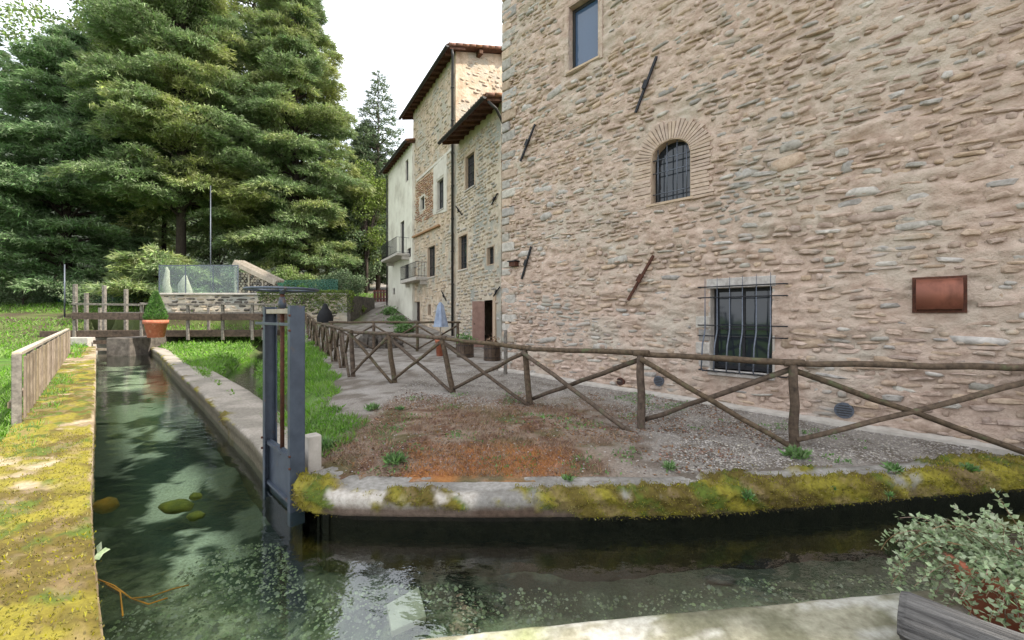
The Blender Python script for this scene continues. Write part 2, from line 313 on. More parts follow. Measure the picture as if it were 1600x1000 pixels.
def ground_z(x, y, full=False):
    P, dc, df, dst = zones(x, y); X, Y = P[:, 0], P[:, 1]
    left = (df > 0) & (Y > 4.4)
    zs = np.interp(Y, YS, ZS); zb = np.interp(Y, YB, ZB)
    wall = smooth(25.3, 25.9, Y)*smooth(-22.6, -21.6, X)*(X < -5)   # raised ground behind the retaining wall
    zb = np.where(wall > 0, zb+wall*np.clip(2.75-zb, 0, 3), zb)
    k = smooth(0, 1.9, df)*(Y > 4.4)
    k = np.where((X < -2.2) & (Y <= 4.4), 1, k)
    z = zs*(1-k)+zb*k
    z = z-(.42*smooth(.75, .25, dst))*k*(Y < 25.2)
    z = z+.05*(fbm(X*.9, Y*.9, 3, 5)-.5)*smooth(0, 2, Y)
    m = smooth(-2.3, -1.3, X)*smooth(2.2, .8, X)*smooth(4.3, 4.8, Y)*smooth(7.2, 5.6, Y)
    z = z+m*(.05+.10*(fbm(X*2.1+3, Y*2.1, 4, 9)-.45))
    z = z-.035*smooth(-.62, -.42, dc)*(Y < 7)          # keep just under the copings
    bed = -.90+.28*(fbm(X*1.1, Y*1.1, 4, 21)-.5)+.10*(fbm(X*5, Y*5, 3, 22)-.5)
    z = np.where(dc > -.27, bed, z)
    return (z, P, dc, df, dst, k, m) if full else z
def gz(x, y): return float(ground_z(np.array([x]), np.array([y]))[0])

# ground: one sheet to the horizon, fine near the camera
def axis(parts):
    a = []
    for x0, x1, s in parts: a += list(np.arange(x0, x1, s))
    return np.array(a+[parts[-1][1]])
gx = axis([(-400, -100, 60), (-100, -40, 6), (-40, -24, .9), (-24, -12, .3), (-12, -5, .09), (-5, 6.6, .055), (6.6, 14, .5), (14, 60, 6), (60, 400, 60)])
gy = axis([(-60, -2, 8), (-2, 1, .25), (1, 7, .055), (7, 13, .11), (13, 28, .25), (28, 60, 1), (60, 130, 6), (130, 700, 50)])
GX, GY = np.meshgrid(gx, gy); z, P, dc, df, dst, kk, mm = ground_z(GX, GY, True)
X, Y = P[:, 0], P[:, 1]
n1 = fbm(X*1.3, Y*1.3, 4, 31); n2 = fbm(X*4.5, Y*4.5, 4, 32); n3 = fbm(X*14, Y*14, 3, 33)
def C(r, g, b): return np.array(lin(r, g, b))
def mixc(a, b, t): return a*(1-t[:, None])+b*t[:, None]
col = np.tile(C(168, 160, 152), (len(X), 1))                                    # gravel
col = mixc(col, C(128, 118, 108), smooth(.4, .65, n2))
col = mixc(col, C(196, 190, 184), smooth(.55, .7, n1)*.6*(Y > 6.5))
dry = smooth(-2.4, -1.9, X)*smooth(1.9, .6, X+.8*(n1-.5))*smooth(8.6, 6.6, Y+1.4*(n1-.5))
col = mixc(col, C(164, 140, 118), dry*.85)
col = mixc(col, C(120, 88, 68), dry*smooth(.45, .62, n2))
col = mixc(col, C(104, 98, 58), dry*smooth(.52, .66, fbm(X*2.2, Y*2.2, 4, 35))*.8)
rus = smooth(-1.25, -.9, X+.2*(n2-.5))*smooth(.75, .2, X)*smooth(5.1, 4.6, Y+.7*(n1-.5)+.25*(n2-.5))
col = mixc(col, C(208, 140, 80), rus*.8*smooth(.35,.6,n2))
gr = mixc(mixc(np.tile(C(96, 140, 40), (len(X), 1)), C(104, 100, 60), smooth(.5, .7, n1)*.5), C(70, 106, 30), smooth(.5, .7, n2))
edge = smooth(.15, .75, df+1.0*(n1-.5)+.3*(n2-.5))*(Y > 5)
col = mixc(col, gr, np.maximum(edge, ((X < -2.2) & (dc < 0) & (-X-Y > .9)).astype(float)))
col = mixc(col, C(92, 90, 66), smooth(.62, .3, dst)*(kk > .5)*(Y < 25))
far = smooth(22.5, 26, Y+4*(X < -22.5))
col = mixc(col, mixc(np.tile(C(110, 122, 66), (len(X), 1)), C(92, 82, 60), smooth(.45, .6, n1)), far*smooth(-9.9, -11.2, X+(Y-30)*.32))
bedc = mixc(np.tile(C(232, 240, 206), (len(X), 1)), C(58, 78, 62), smooth(.48, .53, fbm((X-Y)*.95+7, (X+Y)*2.0, 6, 41)+.06*(n3-.5)+.13*smooth(5.6, 4.9, Y)*smooth(3.7, 4.3, Y)*(X < -1.0)))
gravelly = smooth(-1.0, -3.0, X-1.6*(Y-3))*0+smooth(3.9, 3.3, Y+.35*(X+2.5)*(X < -1)+.6*(n1-.5))
bedc = mixc(bedc, mixc(np.tile(C(206, 210, 166), (len(X), 1)), C(92, 104, 72), smooth(.42, .62, n3)), gravelly*.85)
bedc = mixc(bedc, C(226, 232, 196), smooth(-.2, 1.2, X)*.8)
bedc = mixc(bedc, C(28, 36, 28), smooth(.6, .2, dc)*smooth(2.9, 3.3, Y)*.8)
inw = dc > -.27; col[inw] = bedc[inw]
ny, nx = GX.shape; idx = np.arange(nx*ny).reshape(ny, nx)
Fq = np.stack([idx[:-1, :-1], idx[:-1, 1:], idx[1:, 1:], idx[1:, :-1]], -1).reshape(-1, 4)
g = raw('ground', np.stack([X, Y, z], 1), Fq, M['ground'], sm=True, col=col); tag(g, kind='structure')

# water: one sheet inside the canal and the little ditch (the banks rise through it elsewhere)
wb = MB(); wb.add([(x, y, WZ) for x, y in [(-29, 27.5), (-29, 29), (-13, 29), (-12.2, 22), (-8.2, 13.6), (-3.6, 7.6), (-2, 4.9), (7, 5.0), (7.4, 2.0), (-.3, 1.2), (-.3, -3), (-2.5, -3), (-2.5, 2)]], [tuple(range(13))[::-1]])
wo = wb.build('water', M['water']); tag(wo, kind='structure')

# ------------------------------------------------------------------ copings and canal walls
def resample(pts, n):
    p = np.array(pts, float); d = np.r_[0, np.cumsum(np.hypot(*np.diff(p, axis=0).T))]
    # gentle corner rounding by sampling a smoothed polyline
    t = np.linspace(0, d[-1], n); q = np.stack([np.interp(t, d, p[:, 0]), np.interp(t, d, p[:, 1])], 1)
    return q
def by_vertex(a, b, step):
    """resample two polylines with the same number of corners, keeping the corners in step"""
    A, B = [], []
    for i in range(len(a)-1):
        n = max(1, int(math.dist(a[i], a[i+1])/step)); t = np.arange(n)/n
        for s in t:
            A.append((a[i][0]*(1-s)+a[i+1][0]*s, a[i][1]*(1-s)+a[i+1][1]*s)); B.append((b[i][0]*(1-s)+b[i+1][0]*s, b[i][1]*(1-s)+b[i+1][1]*s))
    A.append(a[-1]); B.append(b[-1]); return np.array(A), np.array(B)
def coping(name, a, b, step, sect, colf, moss, amp=.006, mamp=.042, parent=None, kind='structure', zoff=None):
    """a band between an inner line a (water side) and an outer line b; sect: list of (w, z)"""
    A, B = by_vertex(a, b, step); n = len(A); s = np.array(sect); k = len(s)
    Wt = s[:, 0][None, :, None]; XY = A[:, None, :]*(1-Wt)+B[:, None, :]*Wt
    Z = np.broadcast_to(s[:, 1][None], (n, k)).copy()
    if zoff is not None: Z += zoff(XY[:, :, 0], XY[:, :, 1])
    x, y = XY[:, :, 0].ravel(), XY[:, :, 1].ravel(); zz = Z.ravel(); wv = np.broadcast_to(s[:, 0][None], (n, k)).ravel()
    q = zz*1.7
    mo = moss(x, y, zz, wv)
    bump = amp*2*(fbm((x+q)*9, (y-q)*9, 4, 51)-.5)+mo*mamp*(.1+1.2*smooth(.3, .7, fbm((x+q)*15, (y-q)*15, 3, 52)))
    # outward: up on top, towards the water on the face
    top = (zz > sect[0][1]*.0+max(p[1] for p in sect)-.03).astype(float)
    dirv = np.stack([A-B, ], 0)[0]; dirv = dirv/np.maximum(1e-6, np.hypot(dirv[:, 0], dirv[:, 1]))[:, None]
    D = np.repeat(dirv, k, 0)*(wv < .5)[:, None]*(1-top)[:, None]
    x = x+D[:, 0]*bump; y = y+D[:, 1]*bump; zz = zz+bump*(.25+.75*top)
    c = colf(x, y, zz, wv, mo); I = np.arange(n*k).reshape(n, k)
    Fq = np.stack([I[:-1, :-1], I[1:, :-1], I[1:, 1:], I[:-1, 1:]], -1).reshape(-1, 4)
    o = raw(name, np.stack([x, y, zz], 1), Fq, M['kerb'], parent, sm=True, col=c)
    if kind and parent is None: tag(o, kind=kind)
    return o, np.stack([x, y, zz], 1), mo, wv, D, top
mossA, mossB, mossC = C(152, 142, 48), C(108, 94, 38), C(96, 112, 36)
def mosscol(x, y, z):
    c = np.tile(mossA, (len(x), 1)); c = mixc(c, mossB, smooth(.45, .62, fbm((x+z)*2.6, (y-z)*2.6, 4, 61))); c = mixc(c, mossC, smooth(.56, .68, fbm((x+z)*4.1, (y-z)*4.1, 4, 62)))
    return mixc(c, C(150, 128, 96), smooth(.58, .7, fbm((x+z)*7.1, (y-z)*7.1, 3, 63))*.6)
tufts = []
def gather_moss(V, mo, D, top, dens):
    """anchor points for moss tufts on a coping"""
    m = rng.random(len(V)) < mo*dens; p = V[m]
    nrm = np.stack([D[m, 0], D[m, 1], .25+top[m]], 1); nrm /= np.linalg.norm(nrm, axis=1)[:, None]
    tufts.append((p, nrm))
# far coping of the cross channel
def mossS(x, y, z, w):
    f = fbm((x+z)*1.9, (y-z)*1.9, 4, 71)+.25*(fbm(x*8, y*8+z*8, 3, 72)-.5)
    bias = np.interp(x, [-2.3, -2.0, -1.5, -1.1, -.7, .0, .45, 1.2, 6], [.2, -.02, -.14, -.02, -.18, -.03, .06, .22, .26])
    front = smooth(.62, .25, w)
    t = f+bias+.16*front-.2*(1-front)
    t = t-.14*smooth(-.12, -.2, z)*(x < .6)
    return smooth(.5, .6, t)
def colS(x, y, z, w, mo):
    n = fbm(x*3, y*3+z*3, 4, 73); c = mixc(np.tile(C(178, 174, 168), (len(x), 1)), C(152, 148, 142), smooth(.42, .6, n))
    white = smooth(.30, .12, w)*smooth(.42, .5, fbm(x*1.3+4, y*1.3, 3, 74))*(x < 1)
    c = mixc(c, C(212, 204, 194), white)
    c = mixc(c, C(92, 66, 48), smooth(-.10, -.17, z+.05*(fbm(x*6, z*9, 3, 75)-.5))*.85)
    return mixc(c, mosscol(x, y, z), mo)
zslab = lambda x, y: .05*smooth(3.0, 5.2, x)*0
sect = [(.06, -.235), (.0, -.225), (0, -.2), (-.0, -.17), (0, -.14), (.0, -.11), (.01, -.08), (.03, -.06), (.07, -.048), (.13, -.042), (.2, -.04), (.28, -.038), (.36, -.036), (.45, -.035), (.55, -.033), (.65, -.032), (.75, -.031), (.85, -.03), (.97, -.03), (1, -.05), (1, -.14)]
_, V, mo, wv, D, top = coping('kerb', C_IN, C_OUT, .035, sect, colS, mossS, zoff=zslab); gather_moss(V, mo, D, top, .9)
# long curved coping of the canal
def mossR(x, y, z, w): return smooth(.5, .6, fbm((x+z)*2, (y-z)*2, 4, 81)+.16*smooth(-.05, -.08, z)-.22*smooth(-.09,-.15,z)-.14)*smooth(.3, .05, w)
def colR(x, y, z, w, mo):
    n = fbm(x*2.4, y*2.4+z*3, 4, 82); c = mixc(np.tile(C(186, 176, 164), (len(x), 1)), C(158, 150, 138), smooth(.42, .6, n))
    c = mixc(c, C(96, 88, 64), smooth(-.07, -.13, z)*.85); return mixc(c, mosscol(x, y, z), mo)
sectR = [(.03, -.46), (.03, -.3), (.03, -.22), (0, -.2), (0, -.15), (0, -.11), (.01, -.08), (.04, -.058), (.1, -.05), (.25, -.046), (.45, -.044), (.65, -.044), (.85, -.046), (.97, -.05), (1, -.08), (1, -.25)]
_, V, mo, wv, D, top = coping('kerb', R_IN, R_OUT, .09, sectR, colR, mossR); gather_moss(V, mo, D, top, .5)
# broad mossy wall on the left
L_OUT = [(-2.95, -2), (-2.95, 1.0), (-2.95, 1.9), (-3.45, 2.4), (-4.3, 3.2), (-5.85, 4.6), (-7.95, 6.7), (-10.6, 9.4), (-16.6, 15.4), (-23.6, 22.4), (-28.6, 27.4)]
def mossL(x, y, z, w):
    t = fbm((x+z)*1.5, (y-z)*1.5, 4, 91)+.28+.22*(fbm(x*9, y*9, 3, 92)-.5)-.25*smooth(11, 15, y)-.5*smooth(.035, .0, w)
    return smooth(.5, .6, t)
def colL(x, y, z, w, mo):
    n = fbm(x*3, y*3, 4, 93); c = mixc(np.tile(C(196, 178, 150), (len(x), 1)), C(160, 140, 112), smooth(.42, .6, n))
    return mixc(c, mosscol(x, y, z), mo)
sectL = [(.01, -1.1), (.01, -.46), (.005, -.2), (0, -.1), (.004, -.06), (.02, -.05)]+[(.02+.96*i/26, -.046) for i in range(1, 27)]+[(1, -.06), (1, -.3)]
_, V, mo, wv, D, top = coping('wall', L_EDGE, L_OUT, .06, sectL, colL, mossL, mamp=.022); gather_moss(V[V[:, 1] < 12], mo[V[:, 1] < 12], D[V[:, 1] < 12], top[V[:, 1] < 12], .7)
# near ledge of pale lichened concrete (the camera stands over it)
NI = N_EDGE; NO = [(6.9, -1.0), (4.5, -1.2), (2.3, -1.4), (.9, -1.5), (.35, -1.6), (.2, -1.7), (.1, -1.8), (0, -2)]
def mossN(x, y, z, w): return 0*x
def colN(x, y, z, w, mo):
    n = fbm(x*5, y*5, 4, 95); c = mixc(np.tile(C(176, 172, 150), (len(x), 1)), C(138, 136, 112), smooth(.42, .62, n))
    c = mixc(c, C(212, 210, 200), smooth(.56, .66, fbm(x*3.1, y*7, 5, 96))*.9)
    c = mixc(c, C(150, 160, 84), smooth(.5, .66, fbm(x*1.6+2, y*2, 4, 97))*smooth(1.6, .3, x)*.7)
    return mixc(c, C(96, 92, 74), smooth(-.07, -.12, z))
sectN = [(.01, -1.1), (.01, -.3), (.003, -.2), (0, -.1), (.002, -.065), (.008, -.052)]+[(.01+.99*(i/40)**1.7, -.05) for i in range(1, 41)]
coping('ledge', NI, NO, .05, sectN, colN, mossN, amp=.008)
# masonry of the channel walls under the copings
wm = MB()
def skin(line, off, z0, z1, mb):
    n = len(line)
    for i in range(n-1):
        (x0, y0), (x1, y1) = line[i], line[i+1]; d = Vector((x1-x0, y1-y0)).normalized(); nx_, ny_ = -d.y*off, d.x*off
        b = len(mb.v); mb.add([(x0+nx_, y0+ny_, z0), (x1+nx_, y1+ny_, z0), (x1+nx_, y1+ny_, z1), (x0+nx_, y0+ny_, z1)], [(0, 1, 2, 3)])
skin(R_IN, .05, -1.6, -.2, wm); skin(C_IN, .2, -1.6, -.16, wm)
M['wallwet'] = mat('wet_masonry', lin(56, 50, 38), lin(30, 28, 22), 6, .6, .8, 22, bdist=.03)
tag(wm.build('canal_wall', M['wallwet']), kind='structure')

# kites: small pointed leaves, blades and needle sprays as one array mesh
def kites(P, Dr, Nn, L, W, fold=0):
    P = np.asarray(P); Dr = Dr/np.maximum(1e-9, np.linalg.norm(Dr, axis=1))[:, None]; Sd = np.cross(Dr, Nn); Sd /= np.maximum(1e-9, np.linalg.norm(Sd, axis=1))[:, None]
    L = np.broadcast_to(np.asarray(L, float), (len(P),))[:, None]; W = np.broadcast_to(np.asarray(W, float), (len(P),))[:, None]
    V = np.stack([P, P+Dr*L*.45+Sd*W/2, P+Dr*L, P+Dr*L*.45-Sd*W/2], 1).reshape(-1, 3)
    return V, np.arange(len(V)).reshape(-1, 4)
def rdir(n, up=0.0):
    v = rng.normal(size=(n, 3)); v /= np.linalg.norm(v, axis=1)[:, None]; v[:, 2] += up; return v/np.linalg.norm(v, axis=1)[:, None]
P = np.concatenate([t[0] for t in tufts]); Nn = np.concatenate([t[1] for t in tufts])
rep = 5; P = np.repeat(P, rep, 0)+rng.normal(size=(len(P)*rep, 3))*.012; Nn = np.repeat(Nn, rep, 0)
near = (np.hypot(P[:, 0], P[:, 1]) < 8.5); P, Nn = P[near], Nn[near]
Vk, Fk = kites(P-Nn*.008, Nn+rdir(len(P))*.75, rdir(len(P)), rng.uniform(.012, .034, len(P)), rng.uniform(.006, .012, len(P)))
tag(raw('moss', Vk, Fk, M['mossy']), 'yellow green moss growing in tufts on the canal copings', 'moss', kind='stuff')
# ------------------------------------------------------------------ walls of the houses
class Wall:
    """a vertical wall plane: P0, direction d (unit), outward normal n"""
    def __init__(s, P0, d, n): s.P = np.array(P0, float); s.d = np.array(d, float)/np.hypot(*d); s.n = np.array(n, float)/np.hypot(*n)
    def pt(s, a, z, o=0): q = s.P+s.d*a+s.n*o; return Vector((q[0], q[1], z))
    def px(s, u, v, o=0):               # where the sight line through a photo pixel meets the plane
        P = s.P+s.n*o; a = (u-800)/F; t = (a*P[1]-P[0])/(s.d[0]-a*s.d[1]); Yp = P[1]+t*s.d[1]
        return t, CH+(HZ-v)/F*Yp
    def arr(s, a, z, o): return np.stack([s.P[0]+s.d[0]*a+s.n[0]*o, s.P[1]+s.d[1]*a+s.n[1]*o, z], -1)
def wall_sheet(name, W, s0, s1, z0, z1, holes, step, mt, parent, amp=0, seed=0, topf=None):
    """wall face as a fine grid with true openings; amp > 0 gives it an uneven surface"""
    a = list(np.arange(s0, s1, step))+[s1]; b = list(np.arange(z0, z1, step))+[z1]
    for h in holes: a += [h[0], h[1]]; b += [h[2], h[3]]
    a = np.unique(np.round(a, 4)); b = np.unique(np.round(b, 4))
    A, B = np.meshgrid(a, b); ca = (a[:-1]+a[1:])/2; cb = (b[:-1]+b[1:])/2; CA, CB = np.meshgrid(ca, cb)
    keep = np.ones(CA.shape, bool)
    for h in holes: keep &= ~((CA > h[0]) & (CA < h[1]) & (CB > h[2]) & (CB < h[3]))
    if topf is not None: B = z0+(B-z0)*(topf(A)-z0)/(z1-z0)
    O = np.zeros(A.shape)
    if amp: O = amp*2*(fbm(A*3.2+seed, B*7.5, 4, seed+1)-.5)+amp*1.2*(fbm(A*1.1, B*1.5, 3, seed+2)-.5)
    if amp > .025: O += .05*(smooth(.35, .65, fbm(A*1.5+.8*B, B*5.2, 4, seed+9))-.5)*smooth(.35, .6, fbm(A*.5, B*.5, 3, seed+10))+.014*(fbm(A*11, B*20, 3, seed+8)-.5)-.026*smooth(.56, .66, fbm(A*6.2+9, B*18, 3, seed+7))
    V = W.arr(A.ravel(), B.ravel(), O.ravel()); I = np.arange(A.size).reshape(A.shape)
    Fq = np.stack([I[:-1, :-1], I[:-1, 1:], I[1:, 1:], I[1:, :-1]], -1)[keep]
    used = np.unique(Fq); re = -np.ones(A.size, int); re[used] = np.arange(len(used))
    return raw(name, V[used], re[Fq], mt, parent, sm=True)
def opening(W, parent, h, depth, reveal_mt, frame_mt, pane_mt, band=.12, mull=(1, 0), frame_w=.05, sill=None, name='window', arch=None):
    """a window in a hole: reveal, frame with its pane; sits in the wall thickness"""
    a0, a1, z0, z1 = h; mb = MB(); n3 = Vector((*W.n, 0)); d3 = Vector((*W.d, 0)); up = Vector((0, 0, 1))
    def bx(s0, s1, q0, q1, o0, o1, m=mb): m.box(W.pt((s0+s1)/2, (q0+q1)/2, (o0+o1)/2), (d3, n3, up), (abs(s1-s0)/2, abs(o1-o0)/2, abs(q1-q0)/2))
    t = .03
    bx(a0-t, a0, z0-t, z1+t, -depth, .004); bx(a1, a1+t, z0-t, z1+t, -depth, .004)
    bx(a0, a1, z1, z1+t, -depth, .004); bx(a0, a1, z0-t, z0, -depth, .006)
    if band:
        e = .014
        bx(a0-band, a0-t, z0-band*.6, z1+band, -.05, e); bx(a1+t, a1+band, z0-band*.6, z1+band, -.05, e)
        bx(a0-t, a1+t, z1+t, z1+band, -.05, e-.002); bx(a0-t, a1+t, z0-band*.6, z0-t, -.05, e-.002)
    rv = mb.build('reveal', reveal_mt, parent)
    wn = MB(); fw = frame_w; o0, o1 = -depth+.02, -depth+.07
    bx(a0, a0+fw, z0, z1, o0, o1, wn); bx(a1-fw, a1, z0, z1, o0, o1, wn); bx(a0+fw, a1-fw, z1-fw, z1, o0, o1-.002, wn); bx(a0+fw, a1-fw, z0, z0+fw, o0, o1-.002, wn)
    for i in range(1, mull[0]): s = a0+(a1-a0)*i/mull[0]; bx(s-.025, s+.025, z0+fw, z1-fw, o0, o1-.004, wn)
    for i in range(1, mull[1]): s = z0+(z1-z0)*i/mull[1]; bx(a0+fw, a1-fw, s-.018, s+.018, o0, o1-.006, wn)
    wo = wn.build(name, frame_mt, parent)
    pn = MB(); bx(a0+.01, a1-.01, z0+.01, z1-.01, -depth+.03, -depth+.045, pn); pn.build('pane', pane_mt, wo)
    if sill:
        sl = MB(); bx(a0-.1, a1+.1, z0-.09, z0-.032, -depth*.5, sill, sl); sl.build('sill', M['concrete'], parent)
    return wo
# --- one small library of rounded rubble stones (unit size), shared by every wall
def stone_shape(seed, n=7):
    r = np.random.default_rng(seed); an = np.arange(n)/n*2*np.pi+r.uniform(-.2, .2, n)
    c, s = np.cos(an), np.sin(an); ex = .55; x = np.sign(c)*np.abs(c)**ex; y = np.sign(s)*np.abs(s)**ex
    j = r.uniform(.78, 1.08, n); V = []
    for sc, dz in ((1.0, -.9), (.97, .35), (.66, .95)):
        for i in range(n): V.append((x[i]*j[i]*sc, y[i]*j[i]*sc, dz+(r.uniform(-.22, .22) if dz > 0 else 0)))
    V.append((r.uniform(-.2, .2), r.uniform(-.2, .2), 1.1+r.uniform(-.2, .15)))
    Fc = []
    for k in range(2):
        for i in range(n):
            a, b = k*n+i, k*n+(i+1) % n; Fc += [(a, b, b+n), (a, b+n, a+n)]
    for i in range(n): Fc.append((2*n+i, 2*n+(i+1) % n, 3*n))
    return np.array(V), np.array(Fc)
SHAPES = [stone_shape(100+i) for i in range(14)]
SH_ME = {}
def shape_mesh(i, mt, flat=False):
    k = (i, mt.name, flat)
    if k not in SH_ME:
        V, Fc = SHAPES[i]; me = bpy.data.meshes.new('stone'); me.from_pydata(V.tolist(), [], Fc.tolist()); me.materials.append(mt)
        me.polygons.foreach_set('use_smooth', np.full(len(Fc), not flat)); me.update(); SH_ME[k] = me
    return SH_ME[k]
def lay_stones(W, parent, s0, s1, z0, z1, avoid, hrow=(.07, .13), lens=(.14, .42), proud=(-.012, .022), depth=.045, single=0, mt='stone', mt2=None, p2=.12, skip=.1, big=None, tilt=.05, flat=False):
    """rubble in rough courses. The stones that show largest become parts of their own, the others one part"""
    rows = []; zc = z0
    while zc < z1:
        hr = random.uniform(*hrow); s = s0-random.uniform(0, .3)
        while s < s1:
            l = random.uniform(*lens)*random.choice((.7, 1, 1, 1.3)); g = random.uniform(.012, .055)
            if random.random() > skip: rows.append((s+l/2, zc+hr/2+random.uniform(-.025, .025)+.03*math.sin(s*1.3), l/2, hr/2*random.uniform(.6, 1.0), random.uniform(*proud), random.uniform(-tilt, tilt), random.randrange(14), random.random() < p2))
            s += l+g
        zc += hr+random.uniform(-.008, .02)
    ok = []
    for r in rows:
        if r[0]-r[2] < s0 or r[0]+r[2] > s1: continue
        if any(a(r[0], r[1], r[2], r[3]) for a in avoid): continue
        ok.append(r)
    def pxsize(r):
        p = W.pt(r[0], r[1])
        if p.y < .5: return 0
        u = 800+p.x/p.y*F; v = HZ-(p.z-CH)/p.y*F
        if not (-10 < u < 1610 and -10 < v < 1010): return 0
        vd = Vector((p.x, p.y, 0)).normalized(); return r[2]*r[3]/p.y**2*abs(vd.dot(Vector((*W.n, 0))))
    ok.sort(key=pxsize, reverse=True); n3 = Vector((*W.n, 0)); d3 = Vector((*W.d, 0)); og = org(parent)
    base = Matrix((d3, Vector((0, 0, 1)), n3)).transposed()
    if base.determinant() < 0: base = Matrix((-d3, Vector((0, 0, 1)), n3)).transposed()
    for r in ok[:single]:
        mtx = M[mt2] if (r[7] and mt2) else M[mt]
        o = bpy.data.objects.new('stone', shape_mesh(r[6], mtx, flat)); COL.objects.link(o); o.parent = parent
        o.matrix_local = Matrix.Translation(W.pt(r[0], r[1], r[4])-og) @ (base @ Matrix.Rotation(r[5], 3, 'Z')).to_4x4() @ Matrix.Diagonal((r[2], r[3], depth, 1))
    for flag, mm_ in ((False, mt), (True, mt2 or mt)):
        q = [r for r in ok[single:] if r[7] == flag]
        if not q: continue
        Vs, Fs, b = [], [], 0; Bm = np.array(base)
        for r in q:
            V, Fc = SHAPES[r[6]]; c, sn = math.cos(r[5]), math.sin(r[5]); Rz = np.array([[c, -sn, 0], [sn, c, 0], [0, 0, 1]])
            Vs.append((V*np.array([r[2], r[3], depth])) @ (Bm @ Rz).T+np.array(W.pt(r[0], r[1], r[4]))); Fs.append(Fc+b); b += len(V)
        raw('stones', np.concatenate(Vs), np.concatenate(Fs), M[mm_], parent, sm=not flat, stuff=True)
def rect_avoid(a0, a1, z0, z1): return lambda s, z, l, h: s+l > a0 and s-l < a1 and z+h > z0 and z-h < z1

# ------------------------------------------------------------------ the stone mill on the right
W1_ = Wall((-.256, 11.09), (1, -1), (-1, -1))
mill = empty('stone_building', (-.256, 11.09, 0), 'tall rubble stone building filling the right side, with arched window and iron window grille', 'building')
aU, zT = W1_.px(888.5, 20); aV, zBt = W1_.px(934.5, 88); z2 = W1_.px(888.5, 112)[1]
top_h = (aU, aV, (zBt+z2)/2, zT+.12)
aL, zl = W1_.px(1018, 318); aR, zr = W1_.px(1078.5, 308); zc = W1_.px(1056, 216)[1]
arch_h = (aL, aR, (zl+zr)/2, zc)
gL, g1 = W1_.px(1110, 452); gR, g2 = W1_.px(1207, 446); g3 = W1_.px(1160, 580)[1]
gr_h = (gL, gR, g3, (g1+g2)/2)
S0, S1, ZTOP = 0, 15, 12.2
holes = [top_h, arch_h, gr_h]
wall_sheet('front_wall', W1_, 9.9, S1, -.5, ZTOP, [], .3, M['mortar'], mill, amp=.01, seed=3)
wall_sheet('front_wall', W1_, S0, 9.9, -.5, ZTOP, holes, .034, M['mortar'], mill, amp=.027, seed=3)
# springing of the arch and its circle
ar_c = (aL+aR)/2; ar_hw = (aR-aL)/2; ar_rise = ar_hw*.85; z_spr = zc-ar_rise
def arch_z(s, k=1.0):
    q = np.clip(1-((s-ar_c)/(ar_hw*k))**2, 0, 1); return z_spr+ar_rise*np.sqrt(q)
opening(W1_, mill, top_h, .22, M['mortar'], M['gutter'], M['glass_sky'], band=.11, mull=(1, 1), frame_w=.07)
# sill strips
def wbox(W, s0, s1, q0, q1, o0, o1, mb):
    mb.box(W.pt((s0+s1)/2, (q0+q1)/2, (o0+o1)/2), (Vector((*W.d, 0)), Vector((*W.n, 0)), (0, 0, 1)), (abs(s1-s0)/2, abs(o1-o0)/2, abs(q1-q0)/2)); return mb
wbox(W1_, top_h[0]-.06, top_h[1]+.05, top_h[2]-.05, top_h[2]-.005, -.2, .035, MB()).build('sill', M['plaster'], mill)
# arched window
opening(W1_, mill, arch_h, .24, M['plaster'], M['iron'], M['glass'], band=0, mull=(1, 1), frame_w=.04)
sp = MB(); N_ = 24                      # masonry filling between the arch line and the square hole
for i in range(N_):
    s0_ = aL+(aR-aL)*i/N_; s1_ = aL+(aR-aL)*(i+1)/N_; za, zb = float(arch_z(s0_)), float(arch_z(s1_))
    if zc-max(za, zb) < .001 and False: continue
    pts = [W1_.pt(s0_, za, .01), W1_.pt(s1_, zb, .01), W1_.pt(s1_, zc+.02, .01), W1_.pt(s0_, zc+.02, .01)]
    sp.prism(pts, Vector((*W1_.n, 0))*-.24)
sp.build('arch_soffit', M['plaster'], mill)
# vouissoirs fan round the arch, flat bricks up both jambs
def wedge(p4, o0, o1): return MB().prism([W1_.pt(a, z, o0) for a, z in p4], Vector((*W1_.n, 0))*(o1-o0))
NV = 27
for i in range(NV):
    t0, t1 = math.pi*(1-(i+.09)/NV), math.pi*(1-(i+.91)/NV); ro = random.uniform(.30, .40); p4 = []
    for t, r_ in ((t0, 0), (t1, 0), (t1, ro), (t0, ro)):
        cx, cz = math.cos(t), math.sin(t); p4.append((ar_c+cx*(ar_hw+.012+r_), z_spr+cz*(ar_rise+.012+r_)))
    wedge(p4, -.05, .016+random.uniform(0, .014)).build('brick', M['voussoir'], mill, bevel=.006)
zz = z_spr
while zz > arch_h[2]-.02:
    hgt = random.uniform(.062, .078)
    for sgn in (-1, 1):
        l = random.uniform(.26, .42); e = ar_c+sgn*(ar_hw+.012); f = e+sgn*l
        wedge([(e, zz-hgt), (f, zz-hgt+random.uniform(-.006, .006)), (f, zz-.012), (e, zz-.012)], -.05, .014+random.uniform(0, .014)).build('brick', M['voussoir'], mill, bevel=.005)
    zz -= hgt
wbox(W1_, aL-.1, aR+.06, arch_h[2]-.045, arch_h[2]-.003, -.2, .03, MB()).build('sill', M['plaster'], mill)
def grid_bars(W, cols, rows, h, o, r, parent, topf=None, ext=.06):
    for s in cols:
        zt = float(topf(s)) if topf else h[3]
        MB().tube([W.pt(s, h[2]-.01, o), W.pt(s, zt+.01, o)], r, 6).build('bar', M['ironB'], parent)
    for q in rows:
        MB().tube([W.pt(h[0]-.01, q, o), W.pt(h[1]+.01, q, o)], r, 6).build('bar', M['ironB'], parent)
ag = empty('window_grille', W1_.pt(ar_c, arch_h[2], -.06), 'thin iron grid in the arched window of the stone building', 'grille')
H_ = arch_h[3]-arch_h[2]
